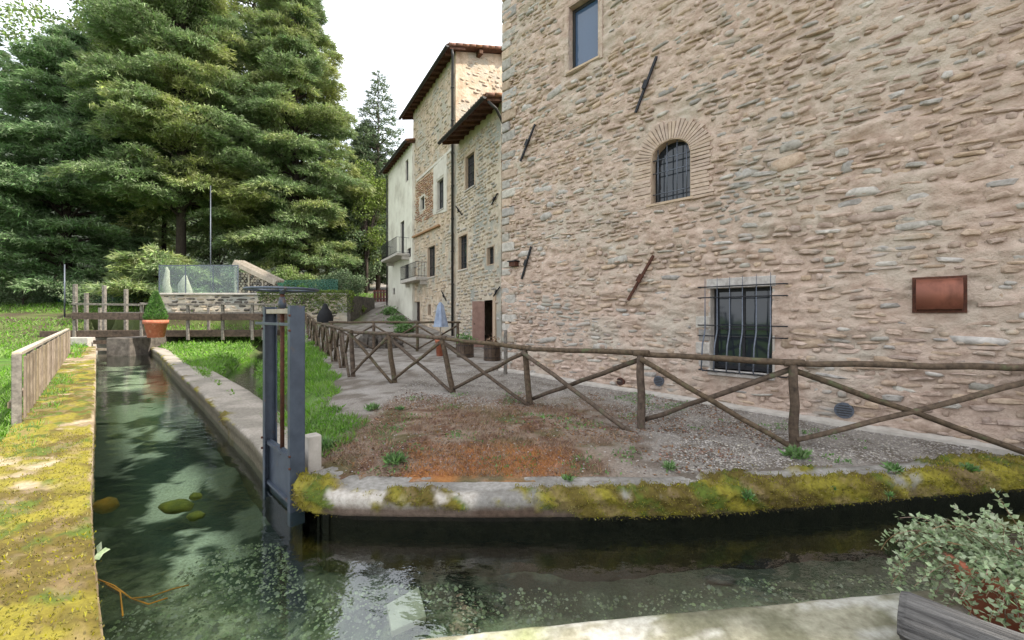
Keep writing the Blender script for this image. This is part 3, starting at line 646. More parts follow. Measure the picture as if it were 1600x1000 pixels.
grid_bars(W1_, [aL+(aR-aL)*f for f in (.14, .38, .64, .88)], [arch_h[2]+H_*f for f in (.16, .52, .74)], arch_h, -.06, .011, ag, topf=arch_z)
# barred window low down
opening(W1_, mill, gr_h, .26, M['concrete'], M['iron'], M['glass'], band=0, mull=(2, 2), frame_w=.06)
wbox(W1_, gL-.06, gR+.05, gr_h[3], gr_h[3]+.17, -.05, .03, MB()).build('lintel', M['stone_grey'], mill, bevel=.01)
wbox(W1_, gL-.02, gR+.04, gr_h[2]-.1, gr_h[2], -.2, .09, MB()).build('sill', M['stone_grey'], mill, bevel=.01)
for k in range(4): wbox(W1_, gL-.2-.05*(k % 2), gL-.004, gr_h[2]+.02+k*.23, gr_h[2]+.23+k*.23, -.05, .022+.006*(k % 2), MB()).build('stone', M['stone_grey'], mill, bevel=.02)
gg = empty('window_grille', W1_.pt(gL, gr_h[2], .1), 'bellied wrought iron grille with six upright bars over the low window', 'grille')
us = [1101.6, 1120.5, 1140, 1160, 1181.7, 1204]; o_ = .13
ztop = W1_.px(1160, 431, o_)[1]; zlo = W1_.px(1160, 585, o_)[1]; zbel = W1_.px(1160, 520, o_)[1]
for u in us:
    s = W1_.px(u, 480, o_)[0]
    MB().tube([W1_.pt(s, ztop+random.uniform(-.03, .03), o_), W1_.pt(s, zbel+.05, o_), W1_.pt(s, zbel-.02, o_+.02), W1_.pt(s, zbel-.22, o_+.12), W1_.pt(s, zlo+.07, o_+.17), W1_.pt(s, zlo+.02, o_+.12), W1_.pt(s, zlo, .03)],
              [.004]+[.0125]*6, 6).build('bar', M['ironB'], gg)
for v in (446, 463.5, 509, 526.5, 584):
    z = W1_.px(1160, v, o_)[1]; o2 = o_ if v < 580 else .1
    a, b = W1_.px(1090, v, o_)[0], W1_.px(1228, v, o_)[0]
    MB().tube([W1_.pt(a, z, -.02), W1_.pt(a, z, o2-.02), W1_.pt(a+.03, z, o2), W1_.pt(b-.03, z, o2), W1_.pt(b, z, o2-.02), W1_.pt(b, z, -.02)], .0115, 6).build('bar', M['iron'], gg)
    for e in (a, b): MB().lathe((0, 0, 0), [(0, -.02), (.02, -.008), (.02, .008), (0, .02)], 8).build('rivet', M['iron'], gg).location = W1_.pt(e, z, o2)-org(gg)
# mortar-set rubble
def av_arch(s, z, l, h): return (abs(s-ar_c)-l < ar_hw+.34 and arch_h[2]-.08 < z+h and z-h < z_spr) or (z+h >= z_spr and math.hypot(max(0, abs(s-ar_c)-l), max(0, z-h-z_spr)) < ar_hw+.42)
AV = [rect_avoid(W1_.px(1424, 460)[0]-.04, W1_.px(1512, 460)[0]+.04, W1_.px(1467, 490)[1]-.03, W1_.px(1467, 431)[1]+.03), rect_avoid(top_h[0]-.22, top_h[1]+.22, top_h[2]-.16, top_h[3]+.25), av_arch, rect_avoid(gL-.27, gR+.06, gr_h[2]-.12, gr_h[3]+.2)]
lay_stones(W1_, mill, .02, 10.5, .02, 12.1, AV, single=285, mt='stone', mt2='stone_grey', p2=.13, skip=.08, hrow=(.045, .125), lens=(.08, .34), proud=(-.034, .007), depth=.03, tilt=.16, flat=True)
lay_stones(W1_, mill, .1, 10.5, .05, 12, AV, mt='stone', mt2='stone_grey', p2=.5, skip=.9, hrow=(.14, .24), lens=(.22, .6), proud=(-.045, -.008), depth=.045, tilt=.2, flat=True)
# the corner facing down the lane: larger grey quoins
zz = .2; k = 0
while zz < 12:
    hgt = random.uniform(.2, .3); l = .5 if k % 2 else .3
    wbox(W1_, -.01, l+random.uniform(-.05, .05), zz, zz+hgt-.03, -.1, .02+random.uniform(0, .015), MB()).build('quoin', M['stone_grey'] if k % 3 else M['stone'], mill, bevel=.03)
    zz += hgt; k += 1
c0 = Vector((-.256, 11.09, 0)); bk = Vector((.7071, .7071, 0))*7; rt = Vector((.7071, -.7071, 0))*15
body = MB(); up = Vector((0, 0, ZTOP)); dn = Vector((0, 0, -.5))
A_, B_, C_, D_ = c0, c0+bk, c0+bk+rt, c0+rt
body.add([A_+dn, B_+dn, C_+dn, D_+dn, A_+up, B_+up, C_+up, D_+up], [(0, 1, 5, 4), (1, 2, 6, 5), (2, 3, 7, 6), (4, 5, 6, 7)])
body.build('side_wall', M['wallB'], mill)
nW = Vector((-.7071, -.7071, 0))
rf = MB(); p = [A_+nW*.7-rt.normalized()*.4+up, D_+nW*.7+up, C_-nW*.7+up, B_-nW*.7-rt.normalized()*.4+up]
mid = [(p[0]+p[3])/2+Vector((0, 0, 1.5)), (p[1]+p[2])/2+Vector((0, 0, 1.5))]
rf.add([p[0], p[1], mid[1], mid[0], p[2], p[3]], [(0, 1, 2, 3), (3, 2, 4, 5), (0, 3, 5)]); rf.build('roof', M['tile'], mill)
# footing strip of pale concrete along the wall foot, three round vents
ft = MB(); q = np.linspace(0, 12, 40)
for i in range(39):
    za, zb_ = [float(np.interp(W1_.pt(s, 0).y, YS, ZS)) for s in (q[i], q[i+1])]
    P4 = [W1_.pt(q[i], za-.2, .0), W1_.pt(q[i+1], zb_-.2, 0), W1_.pt(q[i+1], zb_+.06, 0), W1_.pt(q[i], za+.06, 0)]
    O4 = [W1_.pt(q[i], za-.2, .16), W1_.pt(q[i+1], zb_-.2, .16), W1_.pt(q[i+1], zb_+.03, .15), W1_.pt(q[i], za+.03, .15)]
    ft.add(P4+O4, [(4, 5, 6, 7), (7, 6, 2, 3)])
ft.build('footing', M['concrete'], mill)
for (u, v, r_, mt) in ((970, 596, .085, 'rust'), (1030, 595, .10, 'ironB'), (1319, 641, .115, 'ironB')):
    s, z = W1_.px(u, v); base = W1_.pt(s, z, .0); n3 = Vector((*W1_.n, 0))
    m = MB(); m.tube([base-n3*.02, base+n3*.03], [r_, r_], 20, sm=False); v_ = m.build('vent', M[mt], mill)
    m = MB()
    for k in range(-2, 3):
        hw = math.sqrt(max(0, (r_*.8)**2-(k*r_*.3)**2)); wbox(W1_, s-hw, s+hw, z+k*r_*.3-.006, z+k*r_*.3+.006, .03, .038, m)
    m.build('slat', M['gutter'], v_)
# copper lamp housing
cl = empty('wall_lamp', W1_.px(1467, 488) and W1_.pt(*W1_.px(1467, 488), 0), 'copper half-round wall light on the stone wall at far right', 'wall lamp')
a, b = W1_.px(1429, 460)[0], W1_.px(1507, 460)[0]; z0, z1 = W1_.px(1467, 487)[1], W1_.px(1467, 434)[1]
m = MB(); n = 14; prof = []
for i in range(n+1):
    t = i/n*math.pi*.86; prof.append((.015+.17*math.sin(t), z1-.01-(z1-z0-.02)*(1-math.cos(t))/2))
a += .022; b -= .022
vs = [W1_.pt(a, z, o) for o, z in prof]+[W1_.pt(b, z, o) for o, z in prof]; k = len(prof)
m.add(vs, [(i, i+1, k+i+1, k+i) for i in range(k-1)], True); m.build('shade', M['copper'], cl)
for e in (a, b):
    P_ = [W1_.pt(e, z, o) for o, z in prof]+[W1_.pt(e, z0, -.01), W1_.pt(e, z1, -.01)]
    MB().prism(P_, Vector((*W1_.d, 0))*(.006 if e == b else -.006)).build('end_plate', M['copper'], cl)
wbox(W1_, a-.045, b+.045, z0-.015, z1+.015, -.03, .03, MB()).build('back_plate', M['rust'], cl)
# iron anchor bars of the tie rods
def anchor(W, u0, v0, u1, v1, lbl, mt='iron', pr=None, o=.05, r=.028):
    a = W.pt(*W.px(u0, v0, o), o); b = W.pt(*W.px(u1, v1, o), o); c = (a+b)/2
    t = empty('tie_bar', c, lbl, 'iron bar')
    n3 = Vector((*W.n, 0)); MB().bar(a, b, .05, .035, up=n3).build('bar', M[mt], t, bevel=.004)
    MB().box(c+n3*.03, ((b-a), n3, (b-a).cross(n3)), (.08, .025, .045)).build('wedge', M[mt], t, bevel=.004)
    return t
anchor(W1_, 1026, 88, 993, 176, 'dark iron wall anchor bar right of the top window')
anchor(W1_, 836, 194, 813, 252, 'dark iron wall anchor bar below left of the top window')
anchor(W1_, 830, 385, 815, 436, 'dark iron wall anchor bar near the building corner, beside small bracket')
anchor(W1_, 1021, 399, 981, 469, 'rusty iron wall anchor bar left of the barred window', 'rust')
s, z = W1_.px(806, 413); bkt = empty('wall_bracket', W1_.pt(s, z, 0), 'small rusty box bracket by the building corner', 'bracket')
wbox(W1_, s-.12, s+.1, z-.06, z+.06, -.02, .14, MB()).build('box', M['rust'], bkt, bevel=.01)
wbox(W1_, s-.15, s+.13, z+.06, z+.085, -.02, .17, MB()).build('lid', M['iron'], bkt)

# ------------------------------------------------------------------ the row of houses up the lane
DR = (-.5, .866); NR = (-.866, -.5); GD = (.866, .5); GN = (.5, -.866)
def row_house(lbl, P0, Ln, depth, zb, zw, hl, gable_hl, mt, step, over, near_over, far_over, slope, roof_mt, name='stone_house', stones=None, o_near=0, cat='house', eave_z=None):
    Wf = Wall(P0, DR, NR); Wg = Wall(P0, GD, GN)
    t = empty(name, (P0[0], P0[1], zb), lbl, cat)
    wall_sheet('front_wall', Wf, 0, Ln, zb-1.2, zw, hl, step, mt, t, amp=.02, seed=int(Ln*10))
    wall_sheet('gable_wall', Wg, 0, depth, zb-1.2, zw, gable_hl, step, mt, t, amp=.02, seed=int(Ln*10)+5, topf=lambda a: zw+slope*np.minimum(a, depth-a))
    m = MB(); bkx = Vector((*GD, 0))*depth; P = Vector((*P0, 0)); Q = P+Vector((*DR, 0))*Ln; u0 = Vector((0, 0, zb-1.2)); u1 = Vector((0, 0, zw))
    m.add([P+bkx+u0, Q+bkx+u0, Q+bkx+u1, P+bkx+u1, Q+u0, Q+u1, Q+bkx*.5+u1+Vector((0, 0, slope*depth/2))], [(0, 1, 2, 3), (1, 4, 5, 2), (5, 6, 2)]); m.build('back_wall', mt, t)
    # roof: two slopes with rows of curved tiles; rafters and gutter at the eave
    d3, n3, u = Vector((*DR, 0)), Vector((*NR, 0)), Vector((0, 0, 1))
    sl = (-n3+u*slope).normalized(); e0 = P-d3*near_over+n3*over+u*(zw-slope*over+.02); e1 = P+d3*(Ln+far_over)+n3*over+u*(zw-slope*over+.02)
    rl = (depth/2+over)/math.hypot(1, slope)*(1+slope*slope); nn = d3.cross(sl).normalized(); nn = nn if nn.z > 0 else -nn
    rr = MB(); rr.prism([e0, e1, e1+sl*rl, e0+sl*rl], nn*.05); f0 = e0+sl*rl; f1 = e1+sl*rl; sl2 = (-n3-u*slope).normalized()
    rr.prism([f0, f1, f1+sl2*rl, f0+sl2*rl], nn*.05); ro = rr.build('roof', M['rafter'], t)
    Lr = (e1-e0).length; nt_ = int(Lr/.22); ks = np.linspace(0, Lr, nt_*6+1); js = np.linspace(-.06, rl, int(rl/.4)*2)
    K, J = np.meshgrid(ks, js); hgt = .055+.035*np.cos(K/Lr*nt_*2*np.pi)+.022*((np.arange(len(js)) % 2)[:, None])
    Vt = np.array(e0)+K[..., None]*np.array(d3)+J[..., None]*np.array(sl)+hgt[..., None]*np.array(nn); I = np.arange(K.size).reshape(K.shape)
    raw('roof_tiles', Vt.reshape(-1, 3), np.stack([I[:-1, :-1], I[:-1, 1:], I[1:, 1:], I[1:, :-1]], -1).reshape(-1, 4), roof_mt, ro, sm=True, stuff=True)
    # edge tiles along the near verge and the eave
    vt = MB()
    for j in np.arange(0, rl, .36): q_ = e0+sl*j+nn*.06; vt.tube([q_, q_+sl*.4+nn*.015], [.085, .07], 8)
    for k_ in np.arange(.1, Lr, .22): q_ = e0+d3*k_-sl*.07+nn*.07; vt.tube([q_, q_+sl*.3], [.07, .06], 7)
    vt.build('edge_tiles', roof_mt, ro, stuff=True)
    nr = int(Lr/.55)
    for i in range(nr+1):
        q_ = e0+d3*(.08+(Lr-.16)*i/nr)-nn*.06; MB().bar(q_+sl*.02, q_+sl*(over+.35), .09, .12, up=nn).build('rafter', M['rafter'], t)
    gp = [e0-sl*.10-d3*.03-nn*.0, e1-sl*.10+d3*.03]; gm = MB(); prof = [(math.cos(a)*.09, math.sin(a)*.09) for a in np.linspace(math.pi, 2*math.pi, 9)]
    vs = [g_+n3*x+u*y for g_ in gp for x, y in prof]; gm.add(vs, [(i, i+1, 9+i+1, 9+i) for i in range(8)], True); vs2 = [g_+n3*x*.9+u*(y*.9) for g_ in gp for x, y in prof]; gm.add(vs2, [(i, 9+i, 9+i+1, i+1) for i in range(8)], True)
    gm.add([gp[0]+n3*x+u*y for x, y in prof], [tuple(range(9))]); gm.build('gutter', M['gutter'], t)
    for k_ in (1.2, 2.7, depth/2-.2):
        pp = Wg.pt(k_, zw+slope*k_-.14, 0); MB().bar(pp-Vector((*GN, 0))*.3, pp+Vector((*GN, 0))*(near_over-.03), .2, .22).build('beam', M['rafter'], t, bevel=.02)
    return t, Wf, Wg, e0, e1
def hole(W, u0, u1, v0, v1, uref=None):
    uc = (u0+u1)/2; return (min(W.px(u0, 400)[0], W.px(u1, 400)[0]), max(W.px(u0, 400)[0], W.px(u1, 400)[0]), W.px(uc, v1)[1], W.px(uc, v0)[1])
P2, P3, P4 = (-.42, 16.2), (-2.74, 20.24), (-6.09-.13, 26.04-.07)
F2, F3, F4 = Wall(P2, DR, NR), Wall(P3, DR, NR), Wall(P4, DR, NR)
# middle low house
h2 = [hole(F2, 727.5, 741, 241, 293), hole(F2, 717, 729.5, 368, 420), hole(F2, 761.5, 771.5, 386, 413), (F2.px(771, 500)[0], F2.px(757, 500)[0], .25, F2.px(764, 469)[1])]
zw2 = 9.71+.2
hs2, _, G2, e0, e1 = row_house('lower stone house of the lane row, with open pink door', P2, 4.66, 7, .2, zw2, h2, [], M['wallC'], .3, .85, .42, -.35, .257, M['tile'])
for i, h in enumerate(h2[:3]): opening(F2, hs2, h, .2, M['plaster'], M['gutter'], M['glass'], band=.1 if i < 2 else .06, mull=((2, 4), (3, 5), (1, 2))[i], frame_w=.04, sill=.06 if i < 2 else None)
# tall house
h3 = [hole(F3, 683.5, 693, 280, 327), hole(F3, 668.5, 679.5, 385, 432), (F3.px(656, 490)[0], F3.px(645.5, 490)[0], 1.0, F3.px(650, 472)[1]), hole(F3, 657, 663, 308, 328), hole(F3, 669, 673, 476, 492)]
hs3, _, G3, e30, e31 = row_house('tall stone house with long downpipe, in the middle of the lane row', P3, 6.95, 8, .55, 14.45, h3, [], M['wallB'], .3, .5, .42, 1.0, .257, M['tile'])
for i, h in enumerate(h3): opening(F3, hs3, h, .2, M['white'] if i in (0, 3) else M['plaster'], M['gutter'] if i != 2 else M['darkdoor'], M['glass'] if i != 2 else M['darkdoor'], band=(.1, .12, .08, .1, .04)[i], mull=((1, 3), (2, 3), (2, 1), (1, 1), (1, 1))[i], frame_w=.05, name='door' if i == 2 else 'window', sill=.06 if i < 2 else None)
# cream house
h4 = [hole(F4, 634, 638, 250, 283), hole(F4, 626, 631.5, 346, 401), hole(F4, 636.5, 642, 388, 402), hole(F4, 632.5, 638.5, 414, 443), hole(F4, 614, 617, 450, 460)]
hs4, _, G4, e40, e41 = row_house('cream rendered house with a small balcony, farthest of the lane row', P4, 6.3, 7, 1.2, 12.47, h4, [], M['cream'], .3, .4, .12, .25, .257, M['tile'], name='rendered_house')
for i, h in enumerate(h4): opening(F4, hs4, h, .16, M['white'], M['gutter'], M['glass'], band=0, mull=(1, 2), frame_w=.05)
# patches of stone, plaster and the ledge on the tall house
def patch(W, parent, u0, u1, v0l, v0r, v1l, v1r, mt, o=.02, name='plaster_patch'):
    a = W.px(u0, 400)[0]; b = W.px(u1, 400)[0]; pts = [(a, W.px(u0, v0l)[1]), (b, W.px(u1, v0r)[1]), (b, W.px(u1, v1r)[1]), (a, W.px(u0, v1l)[1])]
    return pts
def in_quad(q, s, z): return bool(inside(np.array([[s, z]]), np.array(q))[0])
qw = patch(F3, hs3, 678, 699, 262, 240, 336, 330, None)           # white plaster round the upper window
qr = patch(F3, hs3, 649, 678, 290, 264, 350, 338, None)           # red brick patch
holes3 = [rect_avoid(h[0]-.14, h[1]+.14, h[2]-.12, h[3]+.14) for h in h3]
def sheet_quad(W, q, holes, o, mt, parent, name):
    m = MB(); xs = sorted({q[0][0], q[1][0]}|{x for h in holes for x in (h[0], h[1]) if min(q[0][0], q[1][0]) < x < max(q[0][0], q[1][0])})
    def zl(s, i, j): t = (s-q[i][0])/(q[j][0]-q[i][0]); return q[i][1]+(q[j][1]-q[i][1])*t
    for x0, x1 in zip(xs[:-1], xs[1:]):
        segs = [(lambda s: zl(s, 3, 2), lambda s: zl(s, 0, 1))]
        for h in holes:
            if h[0] <= x0+1e-6 and h[1] >= x1-1e-6: segs = [(lambda s: zl(s, 3, 2), lambda s, h=h: h[2]), (lambda s, h=h: h[3], lambda s: zl(s, 0, 1))]
        for lo, hi in segs:
            if hi(x0) > lo(x0): m.prism([W.pt(x0, lo(x0), -.03), W.pt(x1, lo(x1), -.03), W.pt(x1, hi(x1), -.03), W.pt(x0, hi(x0), -.03)], Vector((*W.n, 0))*(.03+o))
    return m.build(name, mt, parent)
sheet_quad(F3, qw, [(h3[0][0]-.1, h3[0][1]+.1, h3[0][2]-.1, h3[0][3]+.1)], .035, M['white'], hs3, 'plaster_patch')
inq = lambda Q: (lambda s, z, l, h: in_quad(Q, s, z))
lay_stones(F3, hs3, .1, 6.9, 1.0, 13.9, holes3+[inq(qw), inq(qr)], hrow=(.12, .2), lens=(.2, .4), proud=(-.03, .01), depth=.045, mt='stoneB', mt2='stone_grey', p2=.12, skip=.45)
lay_stones(F3, hs3, F3.px(678, 400)[0], F3.px(649, 400)[0], 5.5, 12, holes3+[lambda s, z, l, h: not in_quad(qr, s, z)], hrow=(.1, .13), lens=(.2, .3), proud=(-.01, .015), depth=.05, mt='brickB', skip=.05)
lay_stones(F2, hs2, .1, 4.6, .3, 9.5, [rect_avoid(h[0]-.14, h[1]+.14, h[2]-.12, h[3]+.14) for h in h2], hrow=(.11, .2), lens=(.18, .4), proud=(-.03, .012), depth=.05, mt='stoneB', mt2='stone_grey', p2=.22, skip=.15)
lay_stones(G3, hs3, .1, 3.6, 10.5, 15.2, [lambda s, z, l, h: z+h > 14.35+.257*s], hrow=(.12, .2), lens=(.2, .4), proud=(-.04, .0), depth=.045, mt='stoneB', skip=.5)
# slanting brick ledge and band on the tall house
a = F3.pt(*F3.px(686, 352, .08), .08); b = F3.pt(*F3.px(645, 371, .08), .08)
MB().bar(a, b, .16, .1, up=(0, 0, 1)).build('ledge', M['brickB'], hs3, bevel=.01)
a = F3.pt(*F3.px(707, 232, .02), .02); b = F3.pt(*F3.px(651, 283, .02), .02); MB().bar(a, b, .05, .14).build('band', M['white'], hs3)
# balcony of the tall house
def balcony(W, parent, u0, u1, v, out, th, mt, rail_h=0, o2=0, rmt='iron'):
    a = W.px(u0, v)[0]; b = W.px(u1, v)[0]; z = W.px((u0+u1)/2, v)[1]; a, b = min(a, b), max(a, b)
    bo = wbox(W, a, b, z-th, z, -.05, out, MB()).build('balcony', mt, parent, bevel=.02)
    for s in (a+.15, b-.15): wbox(W, s-.09, s+.09, z-th-.22, z-th-.003, -.05, out*.55, MB()).build('bracket', mt, bo)
    if rail_h:
        rl = MB(); e = .03
        for q in (z+.06, z+rail_h): rl.tube([W.pt(a+e, q, 0), W.pt(a+e, q, out-e), W.pt(b-e, q, out-e), W.pt(b-e, q, 0)], .014, 5, sm=False)
        rl.build('rail', M[rmt], bo)
        n = int((b-a)/.13)
        bb = MB()
        for i in range(n+1): s = a+e+(b-a-2*e)*i/n; bb.tube([W.pt(s, z, out-e), W.pt(s, z+rail_h, out-e)], .009, 4, sm=False)
        for f in (.25, .5, .75):
            for s in (a+e, b-e): bb.tube([W.pt(s, z, out*f), W.pt(s, z+rail_h, out*f)], .009, 4, sm=False)
        bb.build('baluster', M[rmt], bo)
    return bo
balcony(F3, hs3, 642, 668, 436, .7, .2, M['concrete'], .85)
balcony(F4, hs4, 614, 640, 402, .85, .16, M['concrete'], 1.0)
# downpipes
def pipe(parent, pts, r=.06): MB().tube(pts, r, 8).build('downpipe', M['gutter'], parent)
n3 = Vector((*NR, 0))
pp = F3.pt(.12, 0, .12); pipe(hs3, [e30+Vector((.1, .15, -.1)), e30+Vector((.15, .2, -.35)), Vector((pp.x, pp.y, e30.z-1.0)), Vector((pp.x, pp.y, .6))], .065)
for z in np.arange(1.5, 13, 1.6): MB().tube([(pp.x, pp.y, z), (pp.x, pp.y, z+.05)], .085, 8).build('pipe_clip', M['gutter'], hs3)
pw = G2.pt(.25, 0, .1); pipe(hs2, [e0+Vector((.05, .1, -.12)), e0+Vector((.35, .2, -.35)), Vector((pw.x, pw.y, e0.z-1.0)), Vector((pw.x, pw.y, e0.z-1.9))], .055)
wbox(G2, .0, .55, e0.z-2.15, e0.z-2.0, -.02, .35, MB()).build('ledge', M['tile'], hs2, bevel=.02)
MB().tube([F4.pt(6.2, 1.6, .1), F4.pt(6.2, 12.2, .1)], .05, 8).build('downpipe', M['gutter'], hs4)
anchor(F2, 777, 302, 768, 320, 'short iron anchor bar on the lower stone house', o=.06)
anchor(F2, 781, 448, 771, 463, 'iron anchor bar above the open pink door', o=.06)
anchor(F3, 690, 455, 697, 470, 'iron bar on the tall house left of the downpipe', o=.06)
anchor(F2, 722, 336, 712, 322, 'iron hook bar right of the long downpipe', o=.06)
# open pink door leaf and its dark frame
dh = h2[3]; hinge = F2.pt(dh[1], 0, .02)
dm = MB(); dd = Vector((*NR, 0))*.42+Vector((*DR, 0))*.28; zz0, zz1 = .28, dh[3]-.03
dm.prism([hinge+Vector((0, 0, zz0)), hinge+dd+Vector((0, 0, zz0)), hinge+dd+Vector((0, 0, zz1)), hinge+Vector((0, 0, zz1))], Vector((*DR, 0))*-.05)
dr_ = dm.build('door', M['door'], hs2, bevel=.004); k_ = hinge+dd*.88+Vector((0, 0, 1.25)); MB().bar(k_, k_-Vector((*DR, 0))*.1, .03).build('handle', M['iron'], dr_)
fm = MB(); wbox(F2, dh[0], dh[0]+.45, dh[2], dh[3], -.25, -.18, fm); wbox(F2, dh[0]+.45, dh[1], dh[2], dh[3], -.7, -.62, fm); fm.build('door', M['redwood'], hs2)
wbox(F2, dh[0]-.15, dh[1]+.15, .05, .26, -.6, .5, MB()).build('doorstep', M['concrete'], hs2, bevel=.02)
wbox(F2, dh[0]-.25, dh[0]-.02, .26, dh[3]+.3, -.03, .05, MB()).build('door_jamb', M['plaster'], hs2)
# ------------------------------------------------------------------ rustic pole fence along the lane
def at(u, v, z):                          # the point of height z seen at a photo pixel
    Yp = (CH-z)*F/(v-HZ); return Vector(((u-800)/F*Yp, Yp, z))
def onY(u, Yp, z): return Vector(((u-800)/F*Yp, Yp, z))
def pole(a, b, r0, r1=None, n=8, segs=5, bend=.012):
    a = Vector(a); b = Vector(b); r1 = r1 or r0*.85; pts = []; rs = []
    for i in range(segs+1):
        t = i/segs; j = Vector((random.uniform(-1, 1), random.uniform(-1, 1), random.uniform(-1, 1)))*bend*(0 < i < segs)
        pts.append(a.lerp(b, t)+j); rs.append(r0*(1-t)+r1*t)
    return MB().tube(pts, rs, n, wob=.05)
fen = empty('pole_fence', (3.48, 5.15, 0), 'rustic round-pole fence with crossed braces along the gravel lane', 'fence')
posts = [((6.02, 4.72), (6.02, 4.72), 1.0), ((3.50, 5.15), (3.48, 5.15), .995), ((1.8, 5.82), (1.8, 5.82), 1.02),
         ((.35, 7.3), (.22, 7.3), .96), ((-1.12, 8.3), (-1.40, 8.3), 1.05), ((-2.60, 9.3), (-2.76, 9.3), 1.06), ((-3.80, 10.0), (-3.87, 10.0), 1.05)]
for k in range(1, 9): posts.append(((-3.85-6.76*k/8+.1, 10+11.5*k/8), (-3.85-6.76*k/8+random.uniform(-.06, .06), 10+11.5*k/8), 1.04))
bases, tops = [], []
for (b, t, h) in posts:
    zb = gz(*b) if b[0] < 6 else -.03; bases.append(Vector((b[0], b[1], zb))); tops.append(Vector((t[0], t[1], zb+h)))
for b, t in zip(bases, tops): pole(b-Vector((0, 0, .25)), t, .058, .05, n=9).build('post', M['logw'], fen)
for i in range(len(tops)-1):
    a, b = tops[i], tops[i+1]; d = (b-a).normalized()
    pole(a-d*.12+Vector((0, 0, .035)), b+d*.1+Vector((0, 0, .02)), .042, .036, n=8, segs=7, bend=.01).build('rail', M['logw'], fen)
    n_ = Vector((-d.y, d.x, 0)).normalized(); n_ = n_ if n_.y < 0 or (abs(n_.y) < .3 and n_.x < 0) else -n_
    ext = .22 if 1 <= i <= 3 else .05
    # one pole in front of the posts, the other behind them
    a1, b1 = tops[i]+n_*.055-Vector((0, 0, .06)), bases[i+1]+n_*.05+Vector((0, 0, .08)); a2, b2 = tops[i+1]-n_*.03-Vector((0, 0, .06)), bases[i]+n_*.11-Vector((0, 0, .0))
    if i in (1, 2): a1, b1, a2, b2 = tops[i]-n_*.04-Vector((0, 0, .05)), bases[i+1]-n_*.03+Vector((0, 0, .1)), tops[i+1]+n_*.06-Vector((0, 0, .04)), bases[i]+n_*.28+Vector((.02, 0, -.02))
    pole(a1, b1, .036, .032, segs=6).build('brace', M['logw'], fen); pole(a2, b2, .036, .032, segs=6).build('brace', M['logw'], fen)
# second pole fence across the lane terrace
fe2 = empty('pole_fence', (-3.6, 15.9, gz(-3.6, 15.9)), 'farther pole fence crossing the lane in front of the houses', 'fence')
p2 = [(-6.9, 15.9), (-5.3, 15.95), (-3.62, 15.9), (-2.05, 15.7)]; zt = 1.31; pb = [Vector((x, y, gz(x, y))) for x, y in p2]
for p in pb: pole(p-Vector((0, 0, .2)), (p.x, p.y, zt), .06, .055).build('post', M['logw'], fe2)
for a, b in zip(pb[:-1], pb[1:]):
    ta, tb = Vector((a.x, a.y, zt)), Vector((b.x, b.y, zt)); pole(ta+Vector((-.1, 0, .03)), tb+Vector((.1, 0, .03)), .045).build('rail', M['logw'], fe2)
    pole(ta+Vector((0, -.05, -.08)), b+Vector((0, -.05, .08)), .035).build('brace', M['logw'], fe2); pole(tb+Vector((0, .05, -.08)), a+Vector((0, .05, .08)), .035).build('brace', M['logw'], fe2)
for (u, vb, hh, r, lbl) in ((790, 588, 1.1, .05, 'lone grey wooden post standing at the corner of the stone building'),):
    Yp = 10.4; x = (u-800)/F*Yp; z0 = gz(x, Yp); o = pole((x, Yp, z0-.1), (x, Yp, z0+hh), r, r*.9).build('wooden_post', M['greyw'], None); tag(o, lbl, 'post')
# ------------------------------------------------------------------ sluice gate
sg = empty('sluice_gate', (-2.6, 4.55, WZ), 'blue-grey steel sluice gate with handwheel on top at the canal corner', 'sluice gate')
pf, pb_ = Vector((-2.15, 4.17, 0)), Vector((-2.82, 4.83, 0)); dg = (pb_-pf).normalized(); ng = Vector((-dg.y, dg.x, 0)); ng = ng if ng.y < 0 else -ng
ZT = 1.70
def upost(p, w_, sgn):
    m = MB(); t = .012
    m.bar(p+Vector((0, 0, -.5)), p+Vector((0, 0, ZT)), t, w_, up=ng)                       # web
    for s in (-1, 1): m.bar(p+ng*(s*w_/2)+dg*(sgn*.035)+Vector((0, 0, -.5)), p+ng*(s*w_/2)+dg*(sgn*.035)+Vector((0, 0, ZT)), .075, t, up=ng)
    return m
upost(pf, .13, 1).build('post', M['steel'], sg, bevel=.003); upost(pb_, .12, -1).build('post', M['steel'], sg, bevel=.003)
m = MB(); m.box((pf+pb_)/2+Vector((0, 0, -.12)), (dg, ng, (0, 0, 1)), ((pb_-pf).length/2-.016, .012, .30)); m.build('blade', M['steel'], sg, bevel=.003)
for z, hh, mt_ in ((.15, .035, 'steel'), (-.3, .03, 'steel')): MB().bar(pf+dg*.02+ng*.02+Vector((0, 0, z)), pb_-dg*.02+ng*.02+Vector((0, 0, z)), .05, hh).build('stiffener', M['steel'], sg)
MB().bar(pf+Vector((0, 0, ZT-.055))+dg*.02, pb_-dg*.02+Vector((0, 0, ZT-.055)), .1, .05).build('crossbar', M['palew'], sg, bevel=.004)
hb = Vector((0, 0, 1.51)); MB().bar(pf+hb+ng*.06+dg*.02, pb_+hb+ng*.06+dg*.28, .03, .03).build('crossbar', M['steel'], sg, bevel=.003)
cc = (pf+pb_)/2; cc.z = 0
for p_ in (pf, pb_):
    for z_ in (.08, .2, 1.45, 1.6):
        q_ = p_+ng*.071+Vector((0, 0, z_)); MB().tube([q_-ng*.004, q_+ng*.012], [.014, .012], 6, sm=False).build('bolt', M['rust'], sg)
MB().tube([cc+Vector((0, 0, .1)), cc+Vector((0, 0, 1.9))], .022, 8).build('spindle', M['rust'], sg)
MB().tube([cc+Vector((0, 0, ZT-.02)), cc+Vector((0, 0, ZT+.03)), cc+Vector((0, 0, ZT+.1))], [.04, .04, .028], 12).build('collar', M['steel'], sg)
